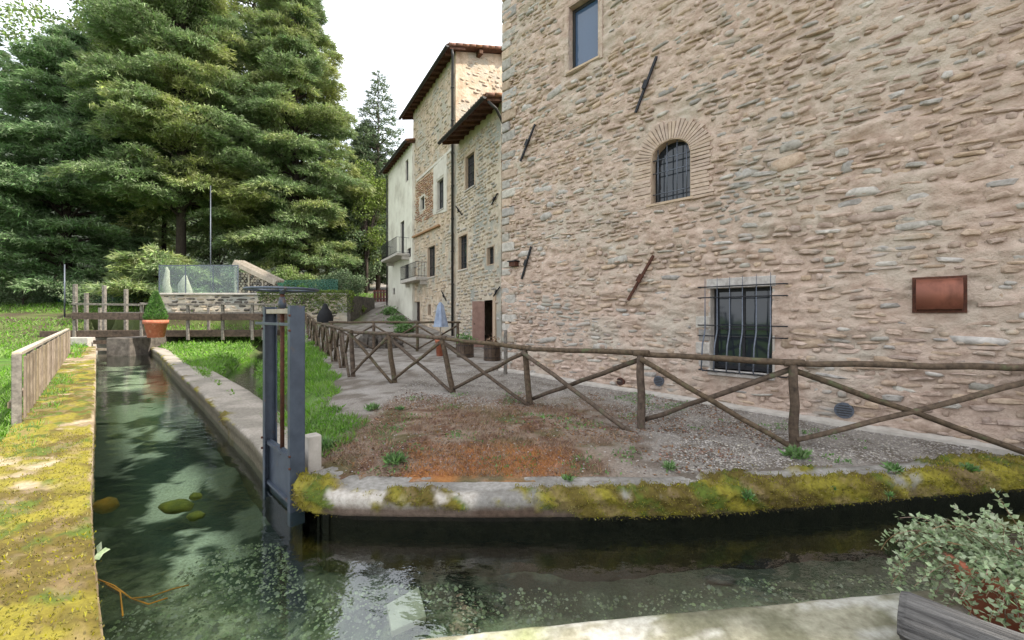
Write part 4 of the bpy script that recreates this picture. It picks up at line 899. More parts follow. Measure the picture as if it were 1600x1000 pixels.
hz = 1.88; wh = MB(); ring = [cc+Vector((.35*math.cos(a), .35*math.sin(a), hz)) for a in np.linspace(0, 2*math.pi, 33)]
wh.tube(ring, .013, 8, cap=False)
for k in range(5):
    a = k*2*math.pi/5+.3; wh.tube([cc+Vector((0, 0, hz-.01)), cc+Vector((.2*math.cos(a), .2*math.sin(a), hz-.01)), cc+Vector((.35*math.cos(a), .35*math.sin(a), hz))], .011, 6)
wh.lathe(cc+Vector((0, 0, hz-.02)), [(.0, -.03), (.03, -.03), (.03, .04), (0, .04)], 12); wh.build('handwheel', M['steel'], sg)
cs = MB(); cs.box(Vector((-2.13, 4.44, .13)), (dg, ng, (0, 0, 1)), (.075, .07, .2)); tag(cs.build('concrete_block', M['concrete'], None, bevel=.012), 'upright pinkish concrete block behind the front gate post', 'concrete block')
# ------------------------------------------------------------------ footbridge and things round it
fb = empty('footbridge', (-19, 22.3, .6), 'wooden footbridge with plank rails crossing the far end of the canal', 'footbridge')
YB_ = 22.3; bx0, bx1 = -25.2, -13.0
def fbz(v): return CH+(HZ-v)/F*YB_
def fbx(u): return (u-800)/F*YB_
for i in range(int((bx1-bx0)/.3)):
    x = bx0+.3*i; MB().abox(x+.008, x+.29, YB_, YB_+1.1, fbz(519)-.03, fbz(519)+.03+random.uniform(-.006, .01)).build('plank', M['greyw'], fb)
for y in (YB_-.05, YB_+1.15): MB().bar((bx0, y, fbz(522)), (bx1, y, fbz(521)), .14, .33).build('beam', M['brownw'], fb, bevel=.02)
for u in (121, 225, 297, 351, 397, 414): MB().bar((fbx(u), YB_-.14, .3), (fbx(u), YB_-.14, fbz(473)), .13, .11, up=(0, 1, 0)).build('post', M['greyw'], fb, bevel=.01)
for u in (121, 225, 300, 370, 414): MB().bar((fbx(u), YB_+1.22, .5), (fbx(u), YB_+1.22, fbz(480)), .12, .1, up=(0, 1, 0)).build('post', M['greyw'], fb)
ux = [119, 225, 351, 455]
for a, b in zip(ux[:-1], ux[1:]):
    MB().bar((fbx(a), YB_-.22, fbz(494+random.uniform(-1, 1))), (fbx(b)-.03, YB_-.22, fbz(495+random.uniform(-1, 1))), .06, .36).build('plank', M['brownw'], fb, bevel=.01)
    MB().bar((fbx(a), YB_-.2, fbz(475)), (fbx(b)-.03, YB_-.2, fbz(476.5)), .1, .11).build('rail', M['greyw'], fb, bevel=.01)
    MB().bar((fbx(a), YB_+1.28, fbz(489)), (fbx(b)-.03, YB_+1.28, fbz(489)), .05, .12).build('rail', M['greyw'], fb)
MB().bar((fbx(155), YB_-.3, fbz(534)), (fbx(225), YB_-.3, fbz(534)), .06, .2).build('beam', M['brownw'], fb)
MB().bar((fbx(154), YB_-.34, fbz(545)), (fbx(224), YB_-.34, fbz(545)), .06, .12).build('beam', M['palew'], fb)
ab = MB(); ab.abox(fbx(228), fbx(262), YB_-2.2, YB_+1.3, -.9, .52); tag(ab.build('abutment', M['boulder'], None, bevel=.06), kind='structure')
ab = MB(); ab.abox(fbx(112), fbx(152), YB_-.5, YB_+1.3, -.9, .45); tag(ab.build('abutment', M['concrete'], None, bevel=.04), kind='structure')
def plantpot(c, r, h, name, lbl, cat='plant pot'):
    t = empty(name, c, lbl, cat); c = Vector(c)
    MB().lathe(c, [(0, 0), (r*.66, 0), (r*.9, h*.78), (r*1.0, h*.78), (r*1.02, h), (r*.9, h), (r*.86, h*.8), (0, h*.8)], 28).build('pot', M['terracotta'], t)
    MB().lathe(c+Vector((0, 0, h*.8)), [(r*.85, .005), (r*.4, .02), (0, .03)], 16).build('soil', M['soil'], t); return t
pc = Vector((fbx(243.5)*20.6/YB_, 20.6, .52)); pt_ = plantpot(pc, .50, .86, 'potted_conifer', 'terracotta pot with small cone-shaped conifer beside the footbridge', 'potted tree')
n = 9000; hh = rng.uniform(0, 1, n)**1.25; rr_ = .48*(1-hh)**.75*np.where(hh < .12, .75+hh*2, 1)*rng.uniform(.75, 1.05, n); an = rng.uniform(0, 6.283, n)
Pk = np.stack([pc.x+rr_*np.cos(an), pc.y+rr_*np.sin(an), pc.z+.80+hh*1.42], 1); Dk = np.stack([np.cos(an)*.6, np.sin(an)*.6, np.ones(n)], 1)+rng.normal(size=(n, 3))*.3
Vk, Fk = kites(Pk, Dk, rdir(n), rng.uniform(.06, .13, n), .035); raw('crown', Vk, Fk, M['topiary'], pt_)
MB().tube([pc+Vector((0, 0, .7)), pc+Vector((0, 0, 1.9))], [.05, .02], 8).build('trunk', M['bark'], pt_)
M['fenceboard'] = mat('fence_board', lin(168, 150, 128), lin(120, 104, 86), 9, .9, .5, 40, island=.2, stretch=(3, 3, .6), bdist=.008)
# tall pale posts and picket fence on the left wall
pk = empty('picket_fence', (-10.3, 9.17, 0), 'pale weathered board fence on the outer edge of the mossy wall', 'fence')
A, B = Vector((-7.5, 6.3, 0)), Vector((-18.9, 17.7, 0)); Lf = (B-A).length; dF = (B-A).normalized(); nF = Vector((-dF.y, dF.x, 0)); np_ = int(Lf/1.7)
for i in range(np_+1):
    p = A+dF*(Lf*i/np_); MB().bar(p+Vector((0, 0, -.3)), p+Vector((0, 0, 1.02)), .1, .1, up=nF).build('post', M['greyw'], pk, bevel=.008)
    if i < np_:
        q = A+dF*(Lf*(i+1)/np_); MB().bar(p+Vector((0, 0, 1.02))+dF*.0, q+Vector((0, 0, 1.02))-dF*.02, .1, .055).build('rail', M['palew'], pk, bevel=.006)
        MB().bar(p+Vector((0, 0, .25))+nF*.07, q+Vector((0, 0, .25))+nF*.07-dF*.02, .04, .09).build('rail', M['fenceboard'], pk)
nb = int(Lf/.48)
for i in range(nb):
    p = A+dF*(.15+Lf*i/nb)-nF*.07; MB().bar(p+Vector((0, 0, .02)), p+Vector((random.uniform(-.01, .01), 0, .97)), .155, .022, up=nF).build('board', M['fenceboard'], pk)
for u, yy, vt in ((117.5, 23.2, 444), (163, 24.5, 446), (197, 25, 452), (135, 24.2, 458)):
    x = (u-800)/F*yy; zt_ = CH+(HZ-vt)/F*yy; o = MB().bar((x, yy, gz(x, yy)-.2), (x, yy, zt_), .17, .15, up=(0, 1, 0)).build('wooden_post', M['greyw'], None, bevel=.02)
    tag(o, {117.5: 'tall weathered post at the left end of the footbridge', 163: 'tall pale post behind the bridge rail, left of centre', 197: 'pale post behind the bridge, nearest the potted conifer', 135: 'shorter pale post between two tall bridge posts'}[u], 'post')
# retaining wall behind the bridge
rw = empty('retaining_wall', (-16, 25.6, .5), 'brownish stone retaining wall with mossy top behind the footbridge', 'wall')
RW = Wall((-21.7, 25.5), (1, 0), (0, -1)); RWL = 11.6; RZT = 2.86
wall_sheet('wall_face', RW, 0, RWL, -.4, RZT, [], .15, M['wallC'], rw, amp=.03, seed=40)
lay_stones(RW, rw, .1, RWL-.1, -.2, RZT-.1, [], hrow=(.14, .26), lens=(.3, .75), proud=(-.05, -.01), depth=.06, mt='boulder', mt2='stoneB', p2=.5, skip=.1, single=60)
MB().abox(-21.8, -10.0, 25.38, 25.95, RZT, RZT+.12).build('coping', M['concrete'], rw, bevel=.03)
MB().abox(-10.12, -9.9, 25.5, 30, -.2, RZT-.02).build('return_wall', M['boulder'], rw)
# clear panelled enclosure with pale boards behind the wall
en = empty('panel_enclosure', (-20.3, 26.0, 2.9), 'see-through panel enclosure on the retaining wall, pale boards inside', 'enclosure')
for u in (249, 290, 333, 372): x = (u-800)/F*26; MB().bar((x, 26, 2.8), (x, 26, 4.75), .05, .05, up=(0, 1, 0)).build('post', M['ironB'], en)
for a, b in ((249, 290), (290, 333), (333, 372)): MB().abox((a-800)/F*26+.03, (b-800)/F*26-.03, 25.99, 26.01, 3.0, 4.7).build('panel', M['panel'], en)
MB().abox((249-800)/F*26, (372-800)/F*26, 25.97, 26.03, 4.7, 4.76).build('rail', M['ironB'], en)
for (u0, u1, vt, lbl) in ((252, 266, 417, 'pale upright board leaning inside the see-through enclosure, leftmost'), (276, 298, 430, 'white pointed stone standing inside the see-through enclosure')):
    x0, x1 = (u0-800)/F*27, (u1-800)/F*27; zt_ = CH+(HZ-vt)/F*27; xm = (x0+x1)/2; w_ = (x1-x0)/2
    m = MB(); m.lathe((0, 0, 0), [(w_, 0), (w_*1.05, .4), (w_*.85, .9), (w_*.5, zt_-2.8-.2), (w_*.2, zt_-2.75), (0, zt_-2.74)], 9)
    m.v = [(x*1.0+xm+.05*math.sin(z*5), y*.45+27.1, z+2.75) for x, y, z in m.v]; tag(m.build('pale_stone', M['palew'], None), lbl, 'stone')
# log store under a slanting roof
ls = empty('log_store', (-17.2, 27, 2.8), 'leaning log store of grey logs under a slanting pale roof', 'log store')
def P27(u, v, y=27.0): return Vector(((u-800)/F*y, y, CH+(HZ-v)/F*y))
a, b = P27(366, 408), P27(432, 440)
dd = (b-a)
for k in range(5): 
    o_ = Vector((0, .22*k, .02*k)); MB().bar(a+o_, b+o_, .2, .07, up=(0, 1, 0)).build('board', M['palew'], ls, bevel=.01)
MB().bar(a+Vector((0, -.1, -.12)), b+Vector((0, -.1, -.12)), .08, .3).build('board', M['palew'], ls, bevel=.01)
for t in (.03, .35, .68, .95): p = a.lerp(b, t); MB().bar((p.x, 27, 2.6), (p.x, 27, p.z-.1), .1, .1, up=(0, 1, 0)).build('post', M['palew'], ls)
z = 2.85; row = 0
while z < 4.5:
    x = a.x+.15+.09*(row % 2)
    while x < b.x-.1:
        t = (x-a.x)/(b.x-a.x)
        if z < a.z+(b.z-a.z)*t-.32:
            r_ = random.uniform(.065, .1); MB().tube([(x, 27.02+random.uniform(-.05, .03), z), (x, 27.9, z)], r_, 7, sm=False).build('log', M['palew' if random.random() < .6 else 'greyw'], ls)
        x += .2
    z += .165; row += 1
# lean metal poles
for u, vt, vb, yy, lbl in ((101, 413, 446, 27, 'short pale metal pole on the lawn at far left'), (329, 290, 408, 31, 'tall thin grey metal pole in front of the big cedars')):
    x = (u-800)/F*yy; o = MB().tube([(x, yy, gz(x, yy)-.2), (x, yy, CH+(HZ-vt)/F*yy)], [.045, .035], 8).build('metal_pole', M['ironB'], None); tag(o, lbl, 'pole')
# netting fences behind
def netfence(pts, h, lbl):
    t = empty('netting_fence', (*pts[0], gz(*pts[0])), lbl, 'fence')
    for (x0, y0), (x1, y1) in zip(pts[:-1], pts[1:]):
        n = max(1, int(math.hypot(x1-x0, y1-y0)/2.4))
        for i in range(n):
            a = Vector((x0+(x1-x0)*i/n, y0+(y1-y0)*i/n, 0)); b = Vector((x0+(x1-x0)*(i+1)/n, y0+(y1-y0)*(i+1)/n, 0)); a.z = gz(a.x, a.y); b.z = gz(b.x, b.y)
            MB().bar(a, a+Vector((0, 0, h+.1)), .06, .06, up=(0, 1, 0)).build('post', M['ironB'], t)
            MB().prism([a+Vector((0, 0, .05)), b+Vector((0, 0, .05)), b+Vector((0, 0, h)), a+Vector((0, 0, h))], Vector((0, .012, 0))).build('net', M['netmesh'], t)
nm = bpy.data.materials.new('green_net'); nm.use_nodes = True; t_ = nm.node_tree; b_ = t_.nodes['Principled BSDF']; b_.inputs['Base Color'].default_value = (.02, .13, .09, 1)
tr_ = t_.nodes.new('ShaderNodeBsdfTransparent'); mx_ = t_.nodes.new('ShaderNodeMixShader'); mx_.inputs[0].default_value = .35
t_.links.new(tr_.outputs[0], mx_.inputs[1]); t_.links.new(b_.outputs[0], mx_.inputs[2]); t_.links.new(mx_.outputs[0], t_.nodes['Material Output'].inputs[0]); M['netmesh'] = nm
netfence([(-38, 33), (-22.5, 30)], 1.6, 'green netting fence under the cedars at left')
netfence([(-17.6, 31), (-13.6, 32.5)], 1.9, 'green netting fence left of the lane under the spruce')
netfence([(-19.5, 40), (-15.6, 41)], 1.7, 'green netting fence far up the slope beside the top of the lane')
rg = empty('wooden_fence', (-11.6, 33.5, gz(-11.6, 33.5)), 'low reddish board fence beside the lane below the cream house', 'fence')
for k in range(6):
    x = -11.15+k*.24; zg = gz(x, 33.5); MB().abox(x, x+.2, 33.48, 33.52, zg, zg+.95).build('board', M['redwood'], rg)
for z_ in (.25, .75): MB().bar((-11.2, 33.45, gz(-11.5, 33.5)+z_), (-9.75, 33.45, gz(-10, 33.5)+z_), .04, .08).build('rail', M['brownw'], rg)
# dark cone-shaped cover, stone heap, tubs, parasol, wheelbarrow-like cart
cz = onY(508, 23.5, 0); zg = CH-(504-HZ)/F*23.5; m = MB(); m.lathe((cz.x, cz.y, zg), [(.42, 0), (.44, .3), (.33, .6), (.16, .85), (.12, 1.02), (.0, 1.1)], 12); tag(m.build('covered_figure', M['black'], None), 'small black cone-shaped cover standing on the bank beside the lane', 'cover')
hp = MB(); c_ = onY(592, 17.4, .3)
for k in range(46):
    a = random.uniform(0, 6.28); r = random.random()**.5*.95; x, y = c_.x+r*math.cos(a)*1.0, c_.y+r*.5*math.sin(a); hh_ = .62*(1-r*r*.85); V, Fc = SHAPES[k % 14]; s = random.uniform(.1, .2)
    for lv in np.arange(0, hh_, .16): hp.add([(x+q[0]*s+random.uniform(-.02, .02), y+q[1]*s, gz(x, y)+lv+.05+q[2]*s*.7) for q in V], [tuple(f) for f in Fc])
tag(hp.build('stone_heap', M['boulder'], None), 'low heap of dark grey stones on the lane behind the fence', 'stone heap')
def tub(u, yy, r, h, lbl, green=True):
    x = (u-800)/F*yy; z0 = gz(x, yy); t = empty('plant_tub', (x, yy, z0), lbl, 'planter'); N_ = 14
    for k in range(N_):
        a = 2*math.pi*k/N_; c = Vector((x+r*math.cos(a), y_ := yy+r*math.sin(a), z0+h/2)); MB().box(c, ((-math.sin(a), math.cos(a), 0), (math.cos(a), math.sin(a), 0), (0, 0, 1)), (r*math.pi/N_*.96, .015, h/2)).build('stave', M['brownw'], t)
    for z_ in (.2, .8): MB().lathe((x, yy, z0+h*z_), [(r+.016, -.02), (r+.022, 0), (r+.016, .02)], 20).build('hoop', M['iron'], t)
    MB().lathe((x, yy, z0+h*.9), [(r*.98, 0), (0, .03)], 14).build('soil', M['soil'], t)
    n = 500 if green else 140; P = np.stack([x+rng.normal(size=n)*r*.45, yy+rng.normal(size=n)*r*.45, z0+h*.9+np.abs(rng.normal(size=n))*.14], 1); V, Fc = kites(P, rdir(n, .5), rdir(n), rng.uniform(.06, .12, n), .045); raw('foliage', V, Fc, M['weed'] if green else M['twig'], t)
tub(727, 14.2, .27, .5, 'wooden half-barrel planter left of the open pink door'); tub(769, 13.2, .25, .48, 'wooden barrel planter in front of the open pink door', False)
def parasol():
    yy = 15.2; x = (688-800)/F*yy; z0 = gz(x, yy); t = empty('parasol', (x, yy, z0), 'closed pale blue parasol standing on the terrace before the tall house', 'parasol')
    m = MB(); n = 16; prof = [(.03, 2.02), (.1, 1.9), (.17, 1.5), (.22, 1.2), (.24, 1.12)]
    m.lathe((0, 0, 0), [(r, z) for r, z in prof], n); m.v = [(x+vx*(1+.28*math.cos(5*math.atan2(vy, vx))), yy+vy*(1+.28*math.cos(5*math.atan2(vy, vx))), z0+vz-.15) for vx, vy, vz in m.v]; m.build('canopy', M['cloth'], t)
    MB().tube([(x, yy, z0), (x, yy, z0+1.95)], .022, 8).build('pole', M['palew'], t)
parasol()
pp_ = (onY(687, 14.4, 0)); plantpot((pp_.x, pp_.y, gz(pp_.x, pp_.y)+.0), .16, .62, 'terracotta_pot', 'slim terracotta pot under the parasol behind the fence')
# ------------------------------------------------------------------ foreground right: timber and trailing plant in its pot
tb = MB(); a, b = Vector((1.98, 2.12, .075)), Vector((3.25, .62, .085)); d = (b-a).normalized(); s_ = d.cross(Vector((0, 0, 1))); vs = []; sec = [(math.cos(q)*(1+.10*math.cos(4*q+.6)), math.sin(q)*(1+.10*math.cos(4*q+.6))) for q in np.linspace(0, 2*math.pi, 25)[:-1]]
NS = 70
for i in range(NS+1):
    c = a.lerp(b, i/NS)
    for j, (x, y) in enumerate(sec):
        g_ = 1+.07*(vnoise(j*1.7, i*.06, 5)-.5)*2+.05*(vnoise(j*2.9+9, i*.25, 6)-.5); r_ = .115*(.93 if i == 0 else 1); vs.append(c+s_*x*r_*g_+Vector((0, 0, 1))*y*r_*g_)
fs = [(i*24+j, i*24+(j+1) % 24, (i+1)*24+(j+1) % 24, (i+1)*24+j) for i in range(NS) for j in range(24)]
tb.add(vs, fs); e_ = len(tb.v); tb.add([a-d*.012], []); tb.f += [(j, e_, (j+1) % 24) for j in range(24)]; tb.sm += [False]*24
tag(tb.build('timber', M['oldlog'], None), 'grey weathered split timber lying on the concrete ledge in the foreground', 'timber')
ip = plantpot((2.72, 2.28, -.05), .27, .30, 'potted_ivy', 'terracotta pot with trailing pale variegated plant at the lower right corner', 'potted plant')
stems = MB(); Pl, Dl = [], []
for k in range(135):
    a_ = random.uniform(0, 6.283); r0 = random.uniform(0, .2); p = Vector((2.72+r0*math.cos(a_), 2.28+r0*math.sin(a_), .22)); a_ = a_+random.uniform(-.4, .4)
    hang = random.random(); out_ = Vector((math.cos(a_), math.sin(a_), 0)); bias = Vector((-.55, .1, 0))
    v = (out_*random.uniform(.4, 1.0)+bias*random.uniform(0, 1.1)+Vector((0, 0, random.uniform(.5, 1.5)))).normalized(); pts = [p.copy()]; Ls = random.uniform(.2, .54); st = .035
    for i in range(int(Ls/st)):
        v = (v+Vector((random.uniform(-.15, .15), random.uniform(-.15, .15), -.14-.10*hang))).normalized(); p = p+v*st
        if p.z < -.02 and (2.72-p.x)**2+(p.y-2.28)**2 > .3**2 and p.y < 2.45: p.z = -.02
        if p.z < -.36: break
        pts.append(p.copy())
    if len(pts) > 2: stems.tube(pts, .0022, 4, cap=False)
    for q in pts[1:]:
        for _ in range(4):
            Pl.append(q+Vector((random.uniform(-.02, .02), random.uniform(-.02, .02), random.uniform(-.008, .02)))); Dl.append((random.uniform(-1, 1), random.uniform(-1, 1), random.uniform(-.3, .9)))
stems.build('stem', M['twig'], ip)
n = len(Pl); V, Fc = kites(np.array(Pl), np.array(Dl), rdir(n, 1.2), rng.uniform(.022, .04, n), rng.uniform(.018, .03, n)); raw('foliage', V, Fc, M['ivy'], ip)
# things in and on the water
sl = MB(); sc = at(636, 946, -.72); 
sl.prism([at(604, 944, -.70), at(654, 916, -.72), at(666, 962, -.70), at(612, 986, -.68)], (0, 0, -.05)); tag(sl.build('stone_slab', M['slate'], None, bevel=.006), 'pale flat stone slab lying under the clear water', 'stone slab')
def rock(u, v, zc, rx, ry, rz, mt, lbl, seed):
    bm_ = MB(); r_ = np.random.default_rng(seed); c = at(u, v, zc); n = 14; prof = []
    for i in range(8):
        for j in range(n):
            th = math.pi*i/7; ph = 2*math.pi*j/n; d = np.array([math.sin(th)*math.cos(ph), math.sin(th)*math.sin(ph), math.cos(th)]); k = 1+.35*(float(vnoise(d[0]*2+seed, d[1]*2+d[2]*2, 3))-.5)
            prof.append((c.x+d[0]*rx*k, c.y+d[1]*ry*k, zc+d[2]*rz*k))
    bm_.add(prof, [(i*n+j, i*n+(j+1) % n, (i+1)*n+(j+1) % n, (i+1)*n+j) for i in range(7) for j in range(n)], True); o = bm_.build('rock', mt, None); tag(o, lbl, 'rock')
rock(165, 790, -.62, .13, .10, .09, M['rock'], 'orange-brown rock under water against the left canal wall', 4)
M['rockg'] = mat('algae_rock', lin(140, 138, 44), lin(84, 92, 34), 7, .9, .6, 40, bdist=.01)
rock(276, 792, -.72, .20, .12, .08, M['rockg'], 'green algae-covered rock under water in mid canal', 8); rock(306, 776, -.74, .08, .06, .05, M['rockg'], 'small yellow-green rock just behind the larger green rock', 11)
rock(306, 806, -.78, .10, .08, .05, M['rockg'], 'dull green sunken rock in front of the larger green rock', 15)
rock(1125, 905, -.80, .14, .05, .04, M['boulder'], 'dark brown sunken stone in the near channel', 19)
# floating twig with a leaf near the mossy wall
tw = empty('floating_twig', at(220, 925, WZ), 'thin olive twig drifting on the water beside the mossy wall', 'twig')
for pts in ([(152, 905), (178, 915), (205, 935), (235, 932), (270, 920), (295, 914)], [(165, 912), (188, 925), (190, 945), (192, 962)], [(205, 935), (232, 944), (262, 934)]):
    MB().tube([at(u, v, WZ+.012) for u, v in pts], .005, 5).build('stem', M['rock'], tw)
c = at(152, 864, -.04); V, Fc = kites(np.array([c+Vector((0, 0, 0)), c, c]), np.array([[1, .3, .2], [.2, .2, 1], [.8, -.6, -.3]], float), np.array([[0, -.5, 1.]]*3), .075, .06)
tag(raw('leaf', V, Fc, M['ivy'], None), 'single pale leaf on the edge of the mossy wall', 'leaf')
# stony bed in the near channel: pebbles
n = 48000; px_ = rng.uniform(-3.2, 5.5, n); py_ = rng.uniform(1.7, 4.6, n)
PZ, PP, dcc, _, _, _, _ = ground_z(px_, py_, True); ok = (dcc > .0)&((px_ < -.3)|(rng.random(n) < .7)); PP = PP[ok]; PZ = PZ[ok]
def pebbles(name, P, zz, sz, mt, lbl, cat, flat=.6):
    oc = np.array([(1, 0, 0), (.35, .9, .1), (-.8, .5, -.1), (-.7, -.6, .1), (.4, -.9, 0), (0, 0, 1), (.1, .1, -1)]); tr3 = np.array([(0, 1, 5), (1, 2, 5), (2, 3, 5), (3, 4, 5), (4, 0, 5)])
    n = len(P); a = rng.uniform(0, 6.28, n); s = sz*rng.uniform(.5, 1.4, n); c, sn = np.cos(a), np.sin(a); O = oc[None]*s[:, None, None]*rng.uniform(.75, 1.25, (n, 7, 1)); O[:, :, 2] *= flat
    V = np.stack([O[..., 0]*c[:, None]-O[..., 1]*sn[:, None], O[..., 0]*sn[:, None]+O[..., 1]*c[:, None], O[..., 2]], -1)[:, :6]+np.stack([P[:, 0], P[:, 1], zz], 1)[:, None]
    Fc = (tr3[None]+(np.arange(n)*6)[:, None, None]).reshape(-1, 3); o = raw(name, V.reshape(-1, 3), Fc, mt, None, sm=False); tag(o, lbl, cat, kind='stuff')
M['bedstone'] = mat('bed_stone', lin(168, 172, 134), lin(96, 106, 76), 3.5, .9, .3, island=.5)
pebbles('pebbles', PP, PZ, rng.uniform(.4, 1, len(PP))**3*.021, M['bedstone'], 'greenish pebbles on the bed of the channel', 'pebbles', flat=.95)
# gravel of the lane
n = 60000; px_ = rng.uniform(-2.3, 6.0, n); py_ = 4.3+rng.uniform(0, 1, n)**1.6*7.5
PZ, PP, dcc, df_, _, _, _ = ground_z(px_, py_, True); wd = (W1_.n[0]*(PP[:, 0]+.256)+W1_.n[1]*(PP[:, 1]-11.09)) > .15
wet = smooth(1.4, 2.2, PP[:, 0]+.9*(fbm(PP[:, 0]*1.5, PP[:, 1]*1.5, 3, 31)-.5)+.0)+smooth(6.6, 7.8, PP[:, 1]); ok = (dcc < -.45) & wd & (df_ < 0) & (rng.random(n) < np.clip(wet, .05, 1))
pebbles('gravel', PP[ok], PZ[ok]+.002, .0118, M['pebble'], 'loose pale gravel covering the lane', 'gravel')
# dry brush, fallen twigs and rusty grass on the mound between slab and fence
def scatter(n, x0, x1, y0, y1, f):
    X_ = rng.uniform(x0, x1, n); Y_ = rng.uniform(y0, y1, n); p = f(X_, Y_); k = rng.random(n) < p; X_, Y_ = X_[k], Y_[k]; z_, PP, dc_, df_, dst_, kk_, mm_ = ground_z(X_, Y_, True)
    k = (dc_ < -.42); return np.stack([X_, Y_, z_], 1)[k], df_[k], dst_[k]
M['litter'] = mat('leaf_litter', lin(150, 104, 72), lin(92, 64, 46), 12, .9, 0, island=.4)
P, _, _ = scatter(52000, -2.2, 2.2, 4.2, 8.2, lambda x, y: smooth(2.1, .6, x)*smooth(8.2, 6.4, y)*smooth(.36, .56, fbm(x*2.5, y*2.5, 3, 32)))
D = rdir(len(P), .45); V, Fc = kites(P-np.array([0, 0, .01]), D, rdir(len(P)), rng.uniform(.03, .13, len(P)), rng.uniform(.003, .008, len(P))); tag(raw('dry_brush', V, Fc, M['twig']), 'dry brown stems and twigs covering the mound', 'dry brush', kind='stuff')
P, _, _ = scatter(60000, -1.3, 1.0, 4.2, 5.6, lambda x, y: smooth(-1.25, -.9, x)*smooth(.85, .35, x)*smooth(4.95, 4.4, y+.5*(fbm(x*1.3, y*1.3, 4, 31)-.5)))
D = rdir(len(P), .6); V, Fc = kites(P-np.array([0, 0, .01]), D, rdir(len(P)), rng.uniform(.02, .06, len(P)), rng.uniform(.003, .007, len(P))); tag(raw('rusty_grass', V, Fc, M['rusty_grass']), 'rust orange dry grass at the foot of the mound', 'dry grass', kind='stuff')
P, _, _ = scatter(30000, -2.2, 4.5, 4.2, 8.2, lambda x, y: smooth(.56, .7, fbm(x*1.7+5, y*1.7, 4, 43)))
V, Fc = kites(P, rdir(len(P), .5), rdir(len(P), .8), rng.uniform(.015, .05, len(P)), rng.uniform(.01, .028, len(P))); tag(raw('ground_weeds', V, Fc, M['weed']), 'small green weeds scattered over the mound and gravel', 'ground cover', kind='stuff')
P, _, _ = scatter(16000, -2.2, 3.5, 4.2, 8.2, lambda x, y: smooth(.4, .62, fbm(x*2.1, y*2.1, 3, 44)))
V, Fc = kites(P+np.array([0, 0, .006]), rdir(len(P))*np.array([1, 1, .25]), rdir(len(P), 1.5), rng.uniform(.02, .05, len(P)), rng.uniform(.015, .03, len(P))); tag(raw('fallen_leaves', V, Fc, M['litter']), 'brown fallen leaves on the mound', 'fallen leaves', kind='stuff')
# lush grass on the bank of the ditch and further lawns
def grassf(x, y): return .35+.65*smooth(.3, .5, fbm(x*1.1, y*1.1, 3, 36))
P, df_, dst_ = scatter(190000, -12.5, -1.7, 4.8, 18.5, grassf)
k = (df_+1.0*(fbm(P[:, 0]*1.3, P[:, 1]*1.3, 4, 31)-.5) > .25) & ((dst_ > .42+.25*vnoise(P[:, 0]*2, P[:, 1]*2, 7)) | (vnoise(P[:, 0]*1.2, P[:, 1]*1.2, 8) > .78)); P = P[k]; sc_ = .7+.05*P[:, 1]
D = rdir(len(P), 1.1); hg = rng.uniform(.05, .15, len(P))*(.6+1.0*fbm(P[:, 0]*1.8, P[:, 1]*1.8, 3, 37))*sc_; V, Fc = kites(P-np.array([0, 0, .01]), D, rdir(len(P)), hg, rng.uniform(.010, .022, len(P))*sc_)
tag(raw('grass', V, Fc, M['grass']), 'bright green grass on the bank between canal and lane', 'grass', kind='stuff')
P, df_, dst_ = scatter(45000, -40, -9.5, 16, 40, lambda x, y: 1+0*x)
k = ((df_ > .3) | (P[:, 1] > 28)) & (dst_ > .5) & (P[:, 0]+(P[:, 1]-28)*.12 < -10.4); P = P[k]; D = rdir(len(P), 1.3); V, Fc = kites(P, D, rdir(len(P)), rng.uniform(.1, .3, len(P)), .05); tag(raw('far_grass', V, Fc, M['grass']), 'grass on the lawns beyond the footbridge', 'grass', kind='stuff')
P, df_, dst_ = scatter(40000, -16, -3, 1, 16, lambda x, y: ((-x-y) > 1.25)*1.0)
D = rdir(len(P), 1.1); V, Fc = kites(P, D, rdir(len(P)), rng.uniform(.08, .22, len(P)), .02); tag(raw('side_grass', V, Fc, M['grass']), 'grass behind the pale board fence on the left', 'grass', kind='stuff')
# leafy cress growing thick by the canal coping
P, df_, dst_ = scatter(70000, -16, -4.5, 7.5, 21, lambda x, y: smooth(.45, .58, fbm(x*.8+3, y*.8, 3, 39)))
R_ = np.abs(seg_dist(P, R_OUT)); k = (df_ > .8) & (dst_ > .5) & (R_ < 2.6); P = P[k]; P[:, 2] += rng.uniform(0, .28, len(P))*smooth(0, .6, R_[k]); V, Fc = kites(P, rdir(len(P), .5), rdir(len(P), .8), rng.uniform(.05, .11, len(P)), rng.uniform(.04, .08, len(P)))
tag(raw('cress', V, Fc, M['grass']), 'thick bright green leafy cress beside the canal coping', 'ground cover', kind='stuff')
# single weeds
def weed(u, v, z, r, h, lbl, n=90, mt='weed', name='weed'):
    c = at(u, v, z); P = np.array([c]*n)+rng.normal(size=(n, 3))*np.array([r*.16, r*.16, h*.1]); P[:, 2] = z+np.abs(P[:, 2]-z); D = (P-np.array(c))*np.array([1, 1, .6])/r+rdir(n, .9)*.8
    V, Fc = kites(P, D, rdir(n, .6), rng.uniform(.4, .9, n)*h, rng.uniform(.12, .25, n)*h); tag(raw(name, V, Fc, M[mt]), lbl, 'weed')
weed(1168, 778, -.09, .07, .09, 'bright green rosette weed hanging on the mossy coping', 120); weed(1046, 732, 0, .12, .1, 'green weed behind the coping in the middle of the gravel')
weed(1245, 714, 0, .22, .15, 'green tuft at the foot of the thick fence post', 260); weed(582, 640, .05, .22, .13, 'light green weed clump on top of the brown mound', 220); weed(625, 640, .05, .13, .09, 'greyish green weed right of the light clump on the mound', 90)
